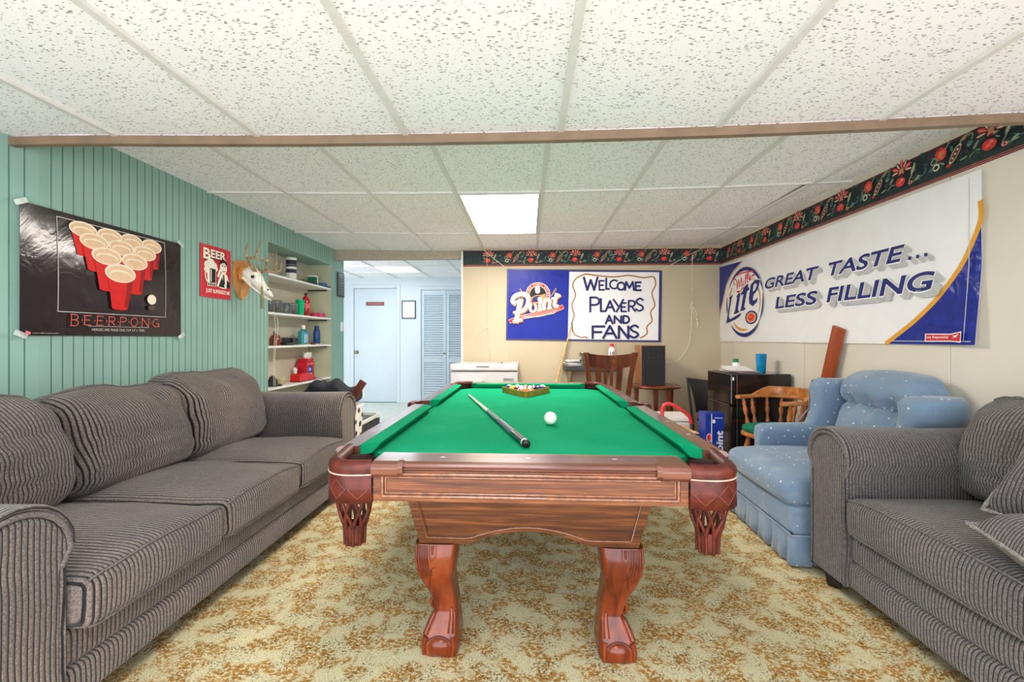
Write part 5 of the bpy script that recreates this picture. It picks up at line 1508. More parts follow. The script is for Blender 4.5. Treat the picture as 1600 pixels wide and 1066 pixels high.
cord('white cable bundle knotted and hanging near the corner right of the speaker', [[(1.854, y - .012, 2.09), (1.850, y - .006, 1.8), (1.854, y - .008, 1.585), (1.846, y - .008, 1.42), (1.835, y - .008, 1.2), (1.797, y, 1.031), (1.70, y, .90), (1.585, y, .872), (1.47, y - .05, .93)], [(1.854, y - .01, 1.50), (1.90, y - .01, 1.42), (1.91, y, 1.27)], [(1.846, y - .01, 1.50), (1.88, y - .01, 1.40), (1.93, y, 1.30)], [(1.85, y - .012, 1.56), (1.83, y - .014, 1.50), (1.855, y - .012, 1.44)]], .0035)
cord('pair of thin white cords hanging at the near edge of the shelf niche', [[(XL + .03, NY0 + .04, 1.375), (XL + .032, NY0 + .07, 1.25), (XL + .03, NY0 + .05, 1.05), (XL + .03, NY0 + .045, .72)], [(XL + .03, NY0 + .05, 1.37), (XL + .04, NY0 + .10, 1.28), (XL + .034, NY0 + .06, 1.0), (XL + .03, NY0 + .07, .70)]], .002)
# ================================================================== shelves in the niche and what stands on them
SHZ = [1.735, 1.385, 1.078, .695]
names = ['top', 'second', 'third', 'lowest']
for z, nm in zip(SHZ, names):
    t = thing('shelf', 'white painted shelf board, %s in the green wall niche' % ('the ' + nm if nm != 'top' else 'the topmost'), 'shelf', (XL - .13, 4.49, z), group='niche shelf boards')
    MB().box((XL - ND + .004, NY0 + .004, z - .020), (XL + .004, NY1 - .004, z), M['white']).build('shelf_board', t, t.location, bevel=.002)
    for y in (NY0 + .02, NY1 - .02):
        MB().box((XL - ND + .005, y - .010, z - .034), (XL - .04, y + .010, z - .0205), M['darkgrey']).build('shelf_bracket', t, t.location)

def col(name, c, **k):
    if name not in M: M[name] = pmat(name, c, **k)
    return M[name]
def glassy(name, c, rough=.05):
    if name not in M:
        m, nt, b = new_mat(name); t = NT(nt)
        t.link(t.ramp(t.noise(t.coord(), 20.0), [(0.3, tuple(x * .97 for x in c)), (0.7, c)]), b.inputs['Base Color'])
        b.inputs['Roughness'].default_value = rough; b.inputs['Transmission Weight'].default_value = .85; b.inputs['IOR'].default_value = 1.3
        M[name] = m
    return M[name]
def item(name, label, cat, loc, parts, rz=0, group=None):
    """parts: list of (part name, MB) around a local origin at the base"""
    if len(parts) == 1:
        o = parts[0][1].build(name); o.location = loc; o.rotation_euler = (0, 0, rz)
        return tag(o, label, cat, group)
    t = thing(name, label, cat, loc, rz, group)
    for n, mb in parts: mb.build(n, t)
    return t
SX = XL - .13
# top shelf
item('canister', 'tall white canister with a dark blue label on the top shelf', 'canister', (SX, 4.49, SHZ[0] + .0005), [
    ('canister_body', MB().lathe([(.046, 0), (.050, .004), (.050, .225), (.046, .228)], M['white'], n=28).lathe([(.0506, .085), (.0506, .218)], col('label_navy', (36, 40, 66)), n=28, cap=False).lathe([(.0509, .125), (.0509, .150)], M['white'], n=28, cap=False).lathe([(.0509, .165), (.0509, .172)], M['grey'], n=28, cap=False)),
    ('lid', MB().lathe([(.053, .226), (.053, .244), (.050, .247), (.0, .247)], M['white'], n=28))])
item('box', 'small green and white carton on the top shelf', 'box', (SX, 4.965, SHZ[0] + .0005), [('carton', MB().box((-.04, -.05, 0), (.04, .05, .125), col('carton_green', (20, 110, 70))).box((-.041, -.051, .108), (.041, .051, .1255), M['white']).box((.0402, .010, .02), (.0412, .040, .10), M['white']))])
item('tray', 'flat black tray lying on the top shelf', 'tray', (SX + .05, 4.735, SHZ[0] + .0005), [('tray_body', MB().prism([(-.06, 0), (.06, 0), (.068, .020), (.062, .020), (.055, .004), (-.055, .004), (-.062, .020), (-.068, .020)], 'Y', -.10, .10, M['black']))])
item('folded_cap', 'blue folded cap at the right end of the top shelf', 'cap', (SX + .03, 5.065, SHZ[0] + .0005), [
    ('crown', MB().soft((0, 0, .027), (.075, .045, .027), .022, col('cap_blue', (60, 110, 150), rough=.85), n=8)), ('brim', MB().soft((.088, 0, .010), (.022, .043, .006), .004, col('cap_blue2', (44, 90, 132), rough=.85), n=6))])
# second shelf: jars and drinks
def jar(label, y, fill, r=.042, h=.125, fillh=.7, cat='jar'):
    return item('glass_jar', label, cat, (SX, y, SHZ[1] + .0005), [
        ('glass', MB().lathe([(.001, 0), (r * .9, 0), (r, .006), (r, h * .86), (r * .93, h), (r * .86, h), (r * .93, h * .86), (r * .93, .009), (.001, .007)], glassy('clear_glass', (232, 238, 238)), n=24, cap=False)),
        ('contents', MB().lathe([(.001, .008), (r * .90, .009), (r * .90, h * fillh), (.001, h * fillh)], fill, n=20, cap=False))], group='glass jars on the second shelf')
jar('clear glass jar with off-white contents at the left end of the second shelf', 4.115, col('fill_white', (206, 200, 190)))
jar('wide glass jar with brown and cream contents on the second shelf', 4.235, col('fill_cream', (188, 168, 140), var=.3, scale=60), .052, .13, .8)
jar('narrow glass jar with black contents beside the green tumbler', 4.535, col('fill_black', (40, 42, 60), var=.3, scale=60), .040, .13, .75)
item('mug', 'dark grey mug between two glass jars on the second shelf', 'mug', (SX, 4.385, SHZ[1] + .0005), [
    ('mug_body', MB().lathe([(.0, 0), (.052, 0), (.056, .006), (.056, .118), (.053, .120), (.051, .116), (.051, .012), (.0, .010)], col('mug_grey', (104, 114, 116), rough=.3), n=26)),
    ('handle', MB().tube([(.05, -.02, .095), (.078, -.03, .09), (.086, -.033, .06), (.076, -.029, .03), (.05, -.02, .025)], .007, M['mug_grey'], 8))])
item('tumbler', 'bright green plastic tumbler on the second shelf', 'cup', (SX, 4.672, SHZ[1] + .0005), [('cup', MB().lathe([(.0, 0), (.034, 0), (.036, .004), (.046, .172), (.0475, .175), (.0455, .175), (.035, .008), (.0, .007)], col('tumbler_green', (0, 186, 128), rough=.3), n=28))])
item('bottle', 'red soda bottle with a dark cap on the second shelf', 'bottle', (SX - .01, 4.815, SHZ[1] + .0005), [
    ('bottle_body', MB().lathe([(.0, 0), (.034, 0), (.039, .008), (.038, .09), (.040, .15), (.039, .185), (.028, .215), (.014, .232), (.013, .245)], col('soda_red', (176, 24, 40), rough=.12, coat=.4), n=26)),
    ('bottle_label', MB().lathe([(.0396, .095), (.0405, .150)], col('label_pink', (236, 96, 104)), n=26, cap=False)),
    ('cap', MB().lathe([(.0155, .243), (.0155, .262), (.0, .263)], M['black'], n=18))])
item('candy_box', 'low pink and magenta packet at the right end of the second shelf', 'packet', (SX + .04, 5.005, SHZ[1] + .0005), [('packet', MB().soft((0, 0, .026), (.05, .085, .026), .012, col('packet_pink', (206, 60, 104), var=.35, scale=40), n=6))])
item('wood_block', 'small tan wooden box behind the pink packet', 'box', (SX - .055, 4.985, SHZ[1] + .0005), [('box_body', MB().box((-.03, -.045, 0), (.03, .045, .105), col('tan_box', (176, 146, 104))))])
# third shelf
item('bottle', 'squat brown glass bottle with a grey cap on the third shelf', 'bottle', (SX, 4.205, SHZ[2] + .0005), [
    ('bottle_body', MB().lathe([(.0, 0), (.052, 0), (.056, .008), (.056, .06), (.045, .088), (.022, .105), (.020, .116)], col('brown_glass', (118, 50, 30), rough=.1, coat=.5), n=26)),
    ('cap', MB().lathe([(.023, .114), (.023, .138), (.0, .140)], M['grey'], n=20))])
cm = [('camera_body', MB().soft((0, -.02, .042), (.04, .105, .036), .016, M['black'], n=7)), ('lens', MB().lathe([(.0, .0), (.034, 0), (.036, .045), (.031, .05), (.028, .040), (.0, .038)], M['darkgrey'], n=22, xf=rot_to((.03, .05, .042), (.2, .05, .042)))),
      ('lens_ring', MB().lathe([(.0365, .030), (.038, .036), (.0365, .042)], M['chrome'], n=22, cap=False, xf=rot_to((.03, .05, .042), (.2, .05, .042)))), ('knob', MB().lathe([(.010, .078), (.010, .092), (.0, .094)], M['chrome'], at=(0, .03, 0), n=12))]
item('camera', 'black camera with a round lens on the third shelf', 'camera', (SX, 4.40, SHZ[2] + .0005), cm)
item('dark_pouch', 'flat black pouch beside the brown bottle on the third shelf', 'pouch', (SX + .085, 4.265, SHZ[2] + .0005), [('pouch', MB().soft((0, 0, .012), (.035, .07, .012), .009, M['black'], n=6))])
item('mouthwash_bottle', 'teal mouthwash bottle with a white cap on the third shelf', 'bottle', (SX, 4.735, SHZ[2] + .0005), [
    ('bottle_body', MB().soft((0, 0, .075), (.032, .068, .075), .018, col('teal_liquid', (40, 140, 152), rough=.1, coat=.5), n=8)),
    ('bottle_label', MB().box((.0325, -.045, .02), (.034, .045, .115), col('label_pale', (150, 190, 214)))),
    ('neck', MB().lathe([(.04, .145), (.024, .165), (.016, .178)], M['teal_liquid'], n=20)), ('cap', MB().lathe([(.021, .170), (.021, .212), (.0, .214)], M['white'], n=20))])
item('paper_packet', 'thin pale green packet lying flat left of the teal bottle', 'packet', (SX + .09, 4.60, SHZ[2] + .0005), [('packet', MB().box((-.03, -.06, 0), (.03, .06, .008), col('pale_packet', (190, 206, 190))))])
item('lip_balm_tin', 'small round maroon tin in front of the teal bottle', 'tin', (SX + .10, 4.76, SHZ[2] + .0005), [('tin_body', MB().lathe([(.0, 0), (.024, 0), (.024, .022), (.0, .024)], col('tin_maroon', (110, 40, 44)), n=20))])
item('spray_bottle', 'slim dark blue bottle near the right end of the third shelf', 'bottle', (SX, 5.045, SHZ[2] + .0005), [
    ('bottle_body', MB().lathe([(.0, 0), (.036, 0), (.039, .006), (.038, .14), (.030, .168), (.024, .172)], col('bottle_blue', (24, 74, 134), rough=.25), n=26)),
    ('cap', MB().lathe([(.026, .171), (.026, .205), (.022, .212), (.0, .213)], col('cap_navy', (20, 52, 100)), n=22))])
item('note_pad', 'thin tan note pad lying between the blue and the teal bottle', 'note pad', (SX + .05, 4.90, SHZ[2] + .0005), [('pad', MB().box((-.05, -.06, 0), (.05, .06, .009), col('pad_tan', (196, 172, 140))))])
# lowest shelf
item('hat', 'dark pointed hat at the left end of the lowest shelf', 'hat', (SX + .03, 4.10, SHZ[3] + .0005), [('hat_body', MB().lathe([(.0, .002), (.085, .002), (.088, .008), (.05, .016), (.040, .05), (.020, .09), (.0, .10)], col('hat_dark', (50, 48, 54), rough=.9), n=24))])
item('tin', 'small brass-coloured round tin on the lowest shelf', 'tin', (SX, 4.29, SHZ[3] + .0005), [('tin_body', MB().lathe([(.0, 0), (.040, 0), (.040, .045), (.0, .045)], col('tin_gold', (176, 160, 116), rough=.3), n=24)), ('lid', MB().lathe([(.042, .045), (.042, .058), (.0, .060)], col('tin_lid', (206, 196, 160), rough=.3), n=24))])
rt = MB().prism([(-.165, 0), (.165, 0), (.17, .025), (.06, .075), (-.12, .085), (-.165, .07)], 'X', -.05, .05, col('case_red', (216, 34, 30), rough=.3))
item('tool_case', 'bright red wedge-shaped case on the lowest shelf', 'case', (SX + .06, 4.62, SHZ[3] + .0005), [('case_body', rt), ('power_cord', MB().tube(catmull([(.05, .16, .02), (.10, .19, .006), (.134, .20, -.02), (.138, .24, -.10), (.138, .28, -.16)], 5), .004, M['black'], 6)), ('base_strip', MB().box((-.052, -.17, .0), (.054, .17, .012), col('case_dark', (120, 20, 20))))])
tub = MB().prism([(-.085, 0), (.085, 0), (.09, .01), (.09, .175), (.065, .205), (.065, .225), (-.065, .225), (-.065, .205), (-.09, .175), (-.09, .01)], 'X', -.07, .035, col('tub_red', (196, 24, 44), rough=.25))
A = Art(tub, lambda u, v, l: (.035 + l, u, v), .0008); A.ell((0, .10), .058, .048, col('tub_blue', (40, 50, 140))); A.ell((-.01, .105), .030, .02, col('tub_pale', (170, 180, 226))); A.rect(-.04, .045, .035, .062, M['white']); A.rect(-.06, .16, .06, .172, col('tub_line', (236, 120, 120)))
tis = MB()
rings = []
for z, r0 in ((.222, .035), (.24, .05), (.262, .062), (.285, .055)):
    rings.append([((r0 * (1 + .35 * math.sin(3 * a + z * 40))) * math.cos(a) * .7, r0 * (1 + .3 * math.cos(4 * a)) * math.sin(a), z + .012 * math.sin(5 * a)) for a in [2 * PI * k / 24 for k in range(24)]])
tis.loft(rings, M['white'])
item('snack_tub', 'red plastic tub with a blue picture and white tissue on top, lowest shelf', 'tub', (SX - .03, 4.885, SHZ[3] + .0005), [('tub_body', tub), ('tissue', tis)])
item('figurine', 'small white figurine between the red case and the red tub', 'figurine', (SX - .09, 4.735, SHZ[3] + .0005), [('figurine_body', MB().lathe([(.0, 0), (.028, 0), (.030, .05), (.018, .075), (.022, .095), (.024, .11), (.014, .13), (.0, .134)], M['white'], n=20))])

# ================================================================== behind the long sofa: bins and a jacket
bk = thing('laundry_basket', 'white perforated laundry basket behind the long sofa under a black jacket', 'basket', (-1.60, 3.72, 0))
mb = MB(); rngs = []
for z, k in ((.0, .80), (.02, .82), (.30, .92), (.56, 1.0), (.575, 1.03), (.575, .98), (.30, .90), (.02, .80)): rngs.append(superring(0, 0, .155 * k, .175 * k, z, 32, 6))
mb.loft(rngs, M['white']); A = Art(mb, lambda u, v, l: (.155 * (.82 + .18 * v / .56) + l, u, v), .002)
for (u, v, r_) in ((-.10, .50, .026), (.02, .53, .022), (.10, .48, .02), (-.04, .44, .020), (.06, .41, .026), (-.11, .37, .024), (-.02, .34, .022), (.08, .31, .020), (-.08, .27, .024), (.02, .24, .022)): A.ell((u, v), r_, r_, M['darkgrey'], 18)
A2 = Art(mb, lambda u, v, l: (u, -.175 * (.82 + .18 * v / .56) - l, v), .002)
for (u, v, r_) in ((-.09, .50, .022), (.0, .52, .018), (.08, .49, .022), (.10, .43, .014), (.045, .44, .020), (-.04, .44, .024), (.085, .38, .022), (.02, .37, .018), (-.07, .36, .022), (.05, .31, .024), (.10, .30, .014), (-.02, .29, .02)): A2.ell((u, v), r_, r_, M['darkgrey'], 18)
mb.build('basket_body', bk)
cr = thing('storage_crate', 'grey plastic crate with a white rim on the floor by the niche', 'crate', (-1.90, 4.62, 0))
mb = MB(); rngs = []
for z, k in ((.0, .86), (.02, .88), (.27, .97), (.27, .93), (.03, .85)): rngs.append(superring(0, 0, .215 * k, .40 * k, z, 32, 8))
mb.loft(rngs, M['grey'], cap=False); mb.add(rngs[-1], [tuple(range(32))], M['grey']); mb.build('crate_body', cr)
mb = MB(); rngs = [superring(0, 0, .215 * k, .40 * q, z, 32, 8) for z, k, q in ((.268, .97, .985), (.268, 1.04, 1.02), (.296, 1.04, 1.02), (.296, .93, .965), (.268, .93, .965))]
mb.loft(rngs, M['white'], smooth=False, cap=False).build('crate_rim', cr)
for k in range(7):
    y = -.32 + k * .107
    MB().box((.203, y - .042, .06), (.214, y + .042, .25), M['darkgrey']).build('crate_slot', cr)
def jd(q):
    u = (q.y) ; w_ = q.x
    q.z += .018 * math.sin(w_ * 34 + q.y * 9) * (1 if q.z > 0 else .2) + .02 * mnoise.noise(Vector((q.x * 7, q.y * 7, 3)))
    q.z -= .055 * max(0, (w_ + .02)) / .2 + .04 * max(0, -w_ - .1) / .1
    q.x += .02 * mnoise.noise(Vector((q.y * 8, q.z * 8, 1)))
    return q
mj = MB().soft((0, 0, 0), (.240, .118, .062), .058, col('jacket_black', (36, 38, 46), rough=.9, var=.2, scale=30, bump=.4), n=20, deform=jd)
o = mj.build('jacket'); o.location = (-1.675, 3.735, .722); tag(o, 'black crumpled jacket heaped on the white basket behind the long sofa', 'jacket')
bd = MB().box((-.03, -.008, 0), (.03, .008, .25), wood('board_brown', (70, 34, 24), (104, 54, 40), (134, 78, 60), 'Z', 14, .4, .1))
o = bd.build('wood_offcut'); o.location = (-1.485, 3.588, .584); o.rotation_euler = (0, math.radians(33), 0); tag(o, 'short dark brown board sticking up from the white basket', 'board')
pp2 = MB(); pv = []
for i in range(7):
    for j in range(5): pv.append((-.10 + .2 * i / 6, .012 * math.sin(i * 1.1) + .006 * j, .15 * j / 4 + .02 * i / 6))
ff = [(i * 5 + j, i * 5 + j + 1, (i + 1) * 5 + j + 1, (i + 1) * 5 + j) for i in range(6) for j in range(4)]
pp2.add(pv, ff, M['white'], True); pp2.add([(x, y + .0012, z) for x, y, z in pv], [tuple(reversed(q)) for q in ff], M['white'], True)
o = pp2.build('newspaper', recalc=False); o.location = (-1.54, 3.868, .578); o.rotation_euler = (math.radians(-20), math.radians(-18), 0); tag(o, 'loose white paper sheet standing in the basket beside the jacket', 'paper')

# ================================================================== along the back wall
fz = thing('chest_freezer', 'white chest freezer against the back wall beyond the pool table', 'freezer', (-.449, 4.81, 0))
M['enamel'] = pmat('white_enamel', (190, 190, 193), .25, var=.01, coat=.3)
MB().box((-.346, -.30, .03), (.346, .30, .808), M['enamel']).build('freezer_body', fz, bevel=.012)
ld = MB().box((-.348, -.312, .815), (.348, .305, .882), M['enamel']).build('freezer_lid', fz, bevel=.014)
MB().box((-.075, -.316, .856), (.055, -.310, .864), M['darkgrey']).build('lid_handle', ld)
MB().box((.20, -.3125, .735), (.30, -.3005, .744), M['grey']).build('badge', fz)
MB().lathe([(.010, 0), (.010, .008), (.0, .010)], M['black'], at=(.17, -.05, .882), n=12).build('lid_plug', ld)
for sx in (-1, 1):
    for sy in (-1, 1): MB().lathe([(.022, 0), (.022, .031)], M['black'], at=(sx * .30, sy * .25, 0), n=12).build('foot', fz)
# cues leaning in front of the banner
cw = pmat('cue_maple', (206, 172, 110), .3, var=.1, coat=.3)
for k, (a, b, lab) in enumerate((((.140, 4.93, .014), (.503, 5.118, 1.325), 'pale wooden cue leaning on the back wall, its tip over the banner'), ((.165, 4.95, .014), (.440, 5.118, 1.12), 'shorter wooden cue leaning on the back wall just right of the taller cue'))):
    d = Vector(b) - Vector(a); L = d.length; X_ = rot_to((0, 0, 0), tuple(d))
    t = thing('pool_cue', lab, 'pool cue', a, group='cues leaning on the back wall')
    MB().lathe([(.0, 0), (.0145, 0), (.0145, .02), (.0125, L * .45)], cw, n=16, xf=X_).build('butt', t)
    MB().lathe([(.0125, L * .45), (.0068, L - .025)], M['shaft'] if k else cw, n=16, xf=X_).build('shaft', t)
    MB().lathe([(.0068, L - .025), (.0064, L), (.0, L)], M['darkgrey'], n=12, xf=X_).build('tip', t)
# wall shelf with clutter
sf = thing('wall_shelf', 'black wall-mounted shelf under the welcome banner behind the chair', 'shelf', (.685, 5.0, .80))
MB().box((-.285, -.13, -.012), (.285, .143, .050), M['darkgrey']).build('shelf_board', sf, bevel=.012)
for x in (-.22, .22): MB().prism([(-.09, -.012), (.143, -.012), (.143, -.20), (.125, -.20)], 'X', x - .012, x + .012, col('bracket_cream', (196, 182, 154))).build('shelf_bracket', sf)
ZS = .8505
rnd = random.Random(5)
pm = [M['white'], col('paper_grey', (206, 206, 204)), M['white'], M['black'], M['white'], col('paper_grey', (206, 206, 204))]
for k in range(6):
    q = MB(); hz = .010; pv = []
    q.box((-.075, -.09, 0), (.075, .09, hz - .001), pm[k])
    o = q.build('magazine', bevel=.002); o.location = (.495 + rnd.uniform(-.01, .01), 4.985 + rnd.uniform(-.01, .01), ZS + k * hz); o.rotation_euler = (0, 0, rnd.uniform(-.25, .25))
    tag(o, {3: 'black magazine in the paper stack on the black wall shelf', 5: 'grey-white magazine on top of the paper stack on the wall shelf', 0: 'white magazine at the bottom of the paper stack on the wall shelf', 1: 'grey-white magazine second from the bottom of the paper stack', 2: 'white magazine just under the black one in the paper stack', 4: 'white magazine just over the black one in the paper stack'}[k], 'magazine', 'stacked magazines on the wall shelf')
item('travel_mug', 'tall brushed steel tumbler on the black wall shelf', 'cup', (.605, 4.94, ZS), [('cup', MB().lathe([(.0, 0), (.032, 0), (.034, .004), (.040, .135), (.041, .14), (.038, .14), (.032, .01), (.0, .008)], M['chrome'], n=26)), ])
item('glass', 'clear drinking glass beside the steel tumbler on the wall shelf', 'glass', (.690, 4.97, ZS), [('cup', MB().lathe([(.001, 0), (.030, 0), (.036, .11), (.0345, .11), (.029, .006), (.001, .005)], glassy('clear_glass', (232, 238, 238)), n=24, cap=False))])
bt = MB().lathe([(.0, 0), (.034, 0), (.036, .005), (.036, .165), (.026, .19), (.016, .20)], M['white'], n=26)
A = Art(bt, lambda u, v, l: ((.0362 + l) * math.sin(u / .036), -(.0362 + l) * math.cos(u / .036), v), .0004)
A.text('10', -.026, .105, .024, .155, INK['navy'], .03); A.ell((.0, .185), .001, .001, INK['red'], 8)
item('bottle', 'white bottle marked 10 with a red cap behind the wooden chair', 'bottle', (.925, 4.97, ZS), [('bottle_body', bt), ('cap', MB().lathe([(.021, .197), (.022, .232), (.016, .238), (.0, .239)], INK['red'], n=20)), ('cap_band', MB().lathe([(.0225, .200), (.0225, .206)], M['white'], n=20, cap=False))])

# wooden dining chair seen from behind
M['chairwood'] = wood('dark_cherry_wood', (54, 24, 12), (92, 44, 22), (128, 66, 34), 'Z', 12, .28, .5, .12)
ch = thing('dining_chair', 'dark wooden slat-back chair between the pool table and the back wall', 'chair', (.748, 4.33, 0))
def back_y(z): return -.15 - max(0, z - .45) * .16 + (.0 if z > .45 else (.45 - z) * -.10)
def halfw(z): return .150 + max(0, z - .45) * .125
for sx in (-1, 1):
    rg = []
    for z in [0, .2, .45, .6, .75, .88, 1.0, 1.018]:
        x = sx * halfw(z); y = back_y(z); w_ = .022 if z < .95 else .026
        rg.append([(x - w_, y - .016, z), (x + w_, y - .016, z), (x + w_, y + .016, z), (x - w_, y + .016, z)])
    MB().loft(rg, M['chairwood'], smooth=False).build('back_post', ch, bevel=.004)
    MB().loft([[(sx * .185 + a, .215 + b, z) for a, b in ((-q, -q), (q, -q), (q, q), (-q, q))] for z, q in ((0, .014), (.43, .021))], M['chairwood'], smooth=False).build('leg', ch, bevel=.003)
    MB().box((sx * .165 - .01, -.135, .36), (sx * .165 + .01, .20, .42), M['chairwood']).build('seat_rail', ch)
    MB().box((sx * .165 - .009, -.14, .17), (sx * .165 + .009, .205, .195), M['chairwood']).build('stretcher', ch)
rg = []
for i in range(13):
    u = -1 + i / 6; z1 = 1.012 - .022 * (1 - u * u); z0 = .880 - .018 * (1 - u * u) + .010 * u * u
    cy = .035 * (1 - u * u)
    rg.append([(u * (halfw(z0) - .015), back_y(z0) - .011 + cy, z0), (u * (halfw(z0) - .015), back_y(z0) + .011 + cy, z0), (u * (halfw(z1) - .015), back_y(z1) + .011 + cy, z1), (u * (halfw(z1) - .015), back_y(z1) - .011 + cy, z1)])
MB().loft(rg, M['chairwood'], smooth=False).build('top_rail', ch, bevel=.004)
for u, w_ in ((-.56, .026), (-.20, .014), (.12, .014), (.50, .026)):
    rg = []
    for z in (.47, .60, .75, .885):
        x = u * (halfw(z) - .012); cy = .020 * (1 - u * u)
        rg.append([(x - w_, back_y(z) - .006 + cy, z), (x + w_, back_y(z) - .006 + cy, z), (x + w_, back_y(z) + .006 + cy, z), (x - w_, back_y(z) + .006 + cy, z)])
    MB().loft(rg, M['chairwood'], smooth=False).build('back_slat', ch, bevel=.002)
MB().soft((0, .045, .448), (.215, .205, .022), .018, M['chairwood'], (0, 0, .004), 8).build('seat', ch)

# end table and loudspeaker
et = thing('end_table', 'small round dark wooden table holding the loudspeaker', 'table', (1.345, 4.80, 0))
MB().lathe([(.0, .622), (.245, .622), (.262, .630), (.270, .640), (.262, .650), (.255, .655), (.0, .655)], M['chairwood'], n=12, sy=.92).build('tabletop', et, bevel=.003)
for (x, y) in ((-.19, .02), (-.045, -.19), (.085, -.17), (.185, .06)):
    MB().loft([[(x + a, y + b, z) for a, b in ((-q, -q), (q, -q), (q, q), (-q, q))] for z, q in ((0, .014), (.30, .018), (.621, .024))], M['chairwood'], smooth=False).build('leg', et, bevel=.003)
MB().lathe([(.0, .20), (.17, .20), (.175, .21), (.17, .22), (.0, .22)], M['chairwood'], n=12).build('lower_shelf', et)
sp = thing('loudspeaker', 'black-fronted wooden loudspeaker on the small round table', 'speaker', (1.305, 4.84, .6555))
M['spkwood'] = wood('speaker_walnut', (104, 60, 32), (150, 96, 56), (184, 128, 80), 'Z', 14, .4, .2)
MB().box((-.125, -.13, 0), (.125, .145, .418), M['spkwood']).build('cabinet', sp, bevel=.003)
MB().box((-.118, -.142, .006), (.118, -.1305, .412), pmat('speaker_grille', (34, 33, 36), .8, var=.2, scale=300, bump=.3, bscale=600)).build('grille', sp, bevel=.003)
fr_ = MB()
for lo, hi in (((-.105, .015), (.105, .018)), ((-.105, .255), (.105, .258)), ((-.105, .018), (-.102, .255)), ((.102, .018), (.105, .255)), ((-.055, .29), (.045, .293)), ((-.055, .372), (.045, .375)), ((-.055, .293), (-.052, .372)), ((.042, .293), (.045, .372))):
    fr_.box((lo[0], -.1455, lo[1]), (hi[0], -.1425, hi[1]), M['darkgrey'])
fr_.build('grille_trim', sp)

# ================================================================== the far right corner
fg = thing('mini_fridge', 'black two-door mini fridge standing against the right wall', 'fridge', (1.935, 4.0, 0))
MB().box((-.215, -.24, .02), (.222, .24, .852), M['blackgloss']).build('fridge_body', fg, bevel=.006)
d1 = MB().box((-.262, -.238, .595), (-.219, .238, .848), M['blackgloss']).build('freezer_door', fg, bevel=.008)
d2 = MB().box((-.262, -.238, .03), (-.219, .238, .585), M['blackgloss']).build('fridge_door', fg, bevel=.008)
MB().box((-.2185, -.2405, .03), (-.209, -.2402, .85), M['chrome']).build('door_gasket', fg)
MB().box((-.2645, -.21, .585), (-.2625, .21, .594), M['chrome']).build('door_trim', d2)
MB().box((-.250, -.2395, .80), (-.236, -.2382, .825), M['white']).build('badge', d1)
for sx in (-1, 1):
    for sy in (-1, 1): MB().lathe([(.02, 0), (.02, .021)], M['black'], at=(sx * .17, sy * .19, 0), n=10).build('foot', fg)
ZF = .8526
item('tumbler', 'blue plastic tumbler on top of the black fridge', 'cup', (2.03, 3.985, ZF), [('cup', MB().lathe([(.0, 0), (.034, 0), (.036, .004), (.043, .155), (.0445, .158), (.042, .158), (.035, .008), (.0, .007)], col('tumbler_blue', (0, 128, 178), rough=.3), n=28))])
rnd = random.Random(8)
LBS = ['white letter at the bottom of the papers on the fridge', 'pinkish letter in the papers on the fridge', 'white envelope on top of the papers on the fridge']
for k in range(3):
    q = MB(); pv = []
    for i in range(9):
        for j in range(3): pv.append((-.11 + .22 * j / 2, -.14 + .28 * i / 8, .002 + .012 * (i / 8) ** 2 * (1 + k) * .8))
    ff = [(i * 3 + j, i * 3 + j + 1, (i + 1) * 3 + j + 1, (i + 1) * 3 + j) for i in range(8) for j in range(2)]
    m_ = [M['white'], col('paper_pink', (226, 200, 200)), M['white']][k]
    q.add(pv, ff, m_, True); q.add([(x, y, z - .0012) for x, y, z in pv], [tuple(reversed(t_)) for t_ in ff], m_, True)
    o = q.build('letter', recalc=False); o.location = (1.86 + rnd.uniform(-.012, .012), 3.99 + .015 * k, ZF + .001 + .006 * k); o.rotation_euler = (0, 0, rnd.uniform(-.25, .25))
    tag(o, LBS[k], 'letter', 'papers on the fridge')
item('cap_bottle', 'small green-capped container behind the papers on the fridge', 'container', (1.905, 4.185, ZF), [('container_body', MB().lathe([(.0, 0), (.03, 0), (.032, .06), (.022, .075)], M['white'], n=20)), ('cap', MB().lathe([(.024, .074), (.024, .105), (.0, .107)], col('cap_green', (20, 120, 70)), n=20))])
# folded camp chair
fc = thing('folding_chair', 'black mesh folding chair tucked beside the fridge in the corner', 'chair', (1.84, 4.62, 0))
mb = MB(); pv = []; nx_, nz_ = 10, 8
for j in range(nz_ + 1):
    for i in range(nx_ + 1):
        u = i / nx_; v_ = j / nz_; x = -.20 + .38 * u + .05 * (1 - v_) * (1 - u)
        z = .40 + .34 * v_ - .05 * u * v_ ; y = -.05 + .09 * math.sin(PI * u) + .10 * v_ - .04 * math.sin(PI * v_)
        pv.append((x, y, z))
ff = [(j * (nx_ + 1) + i, j * (nx_ + 1) + i + 1, (j + 1) * (nx_ + 1) + i + 1, (j + 1) * (nx_ + 1) + i) for j in range(nz_) for i in range(nx_)]
msh = pmat('black_mesh', (44, 44, 48), .7, var=.3, scale=350)
mb.add(pv, ff, msh, True); mb.add([(x, y + .004, z) for x, y, z in pv], [tuple(reversed(q)) for q in ff], msh, True)
mb.build('back_sling', fc, recalc=False)
mb = MB(); pv2 = [(-.17 + .34 * i / 6, -.16 + .2 * j / 4, .34 - .05 * math.sin(PI * i / 6)) for j in range(5) for i in range(7)]
ff = [(j * 7 + i, j * 7 + i + 1, (j + 1) * 7 + i + 1, (j + 1) * 7 + i) for j in range(4) for i in range(6)]
mb.add(pv2, ff, msh, True); mb.add([(x, y, z - .004) for x, y, z in pv2], [tuple(reversed(q)) for q in ff], msh, True); mb.build('seat_sling', fc, recalc=False)
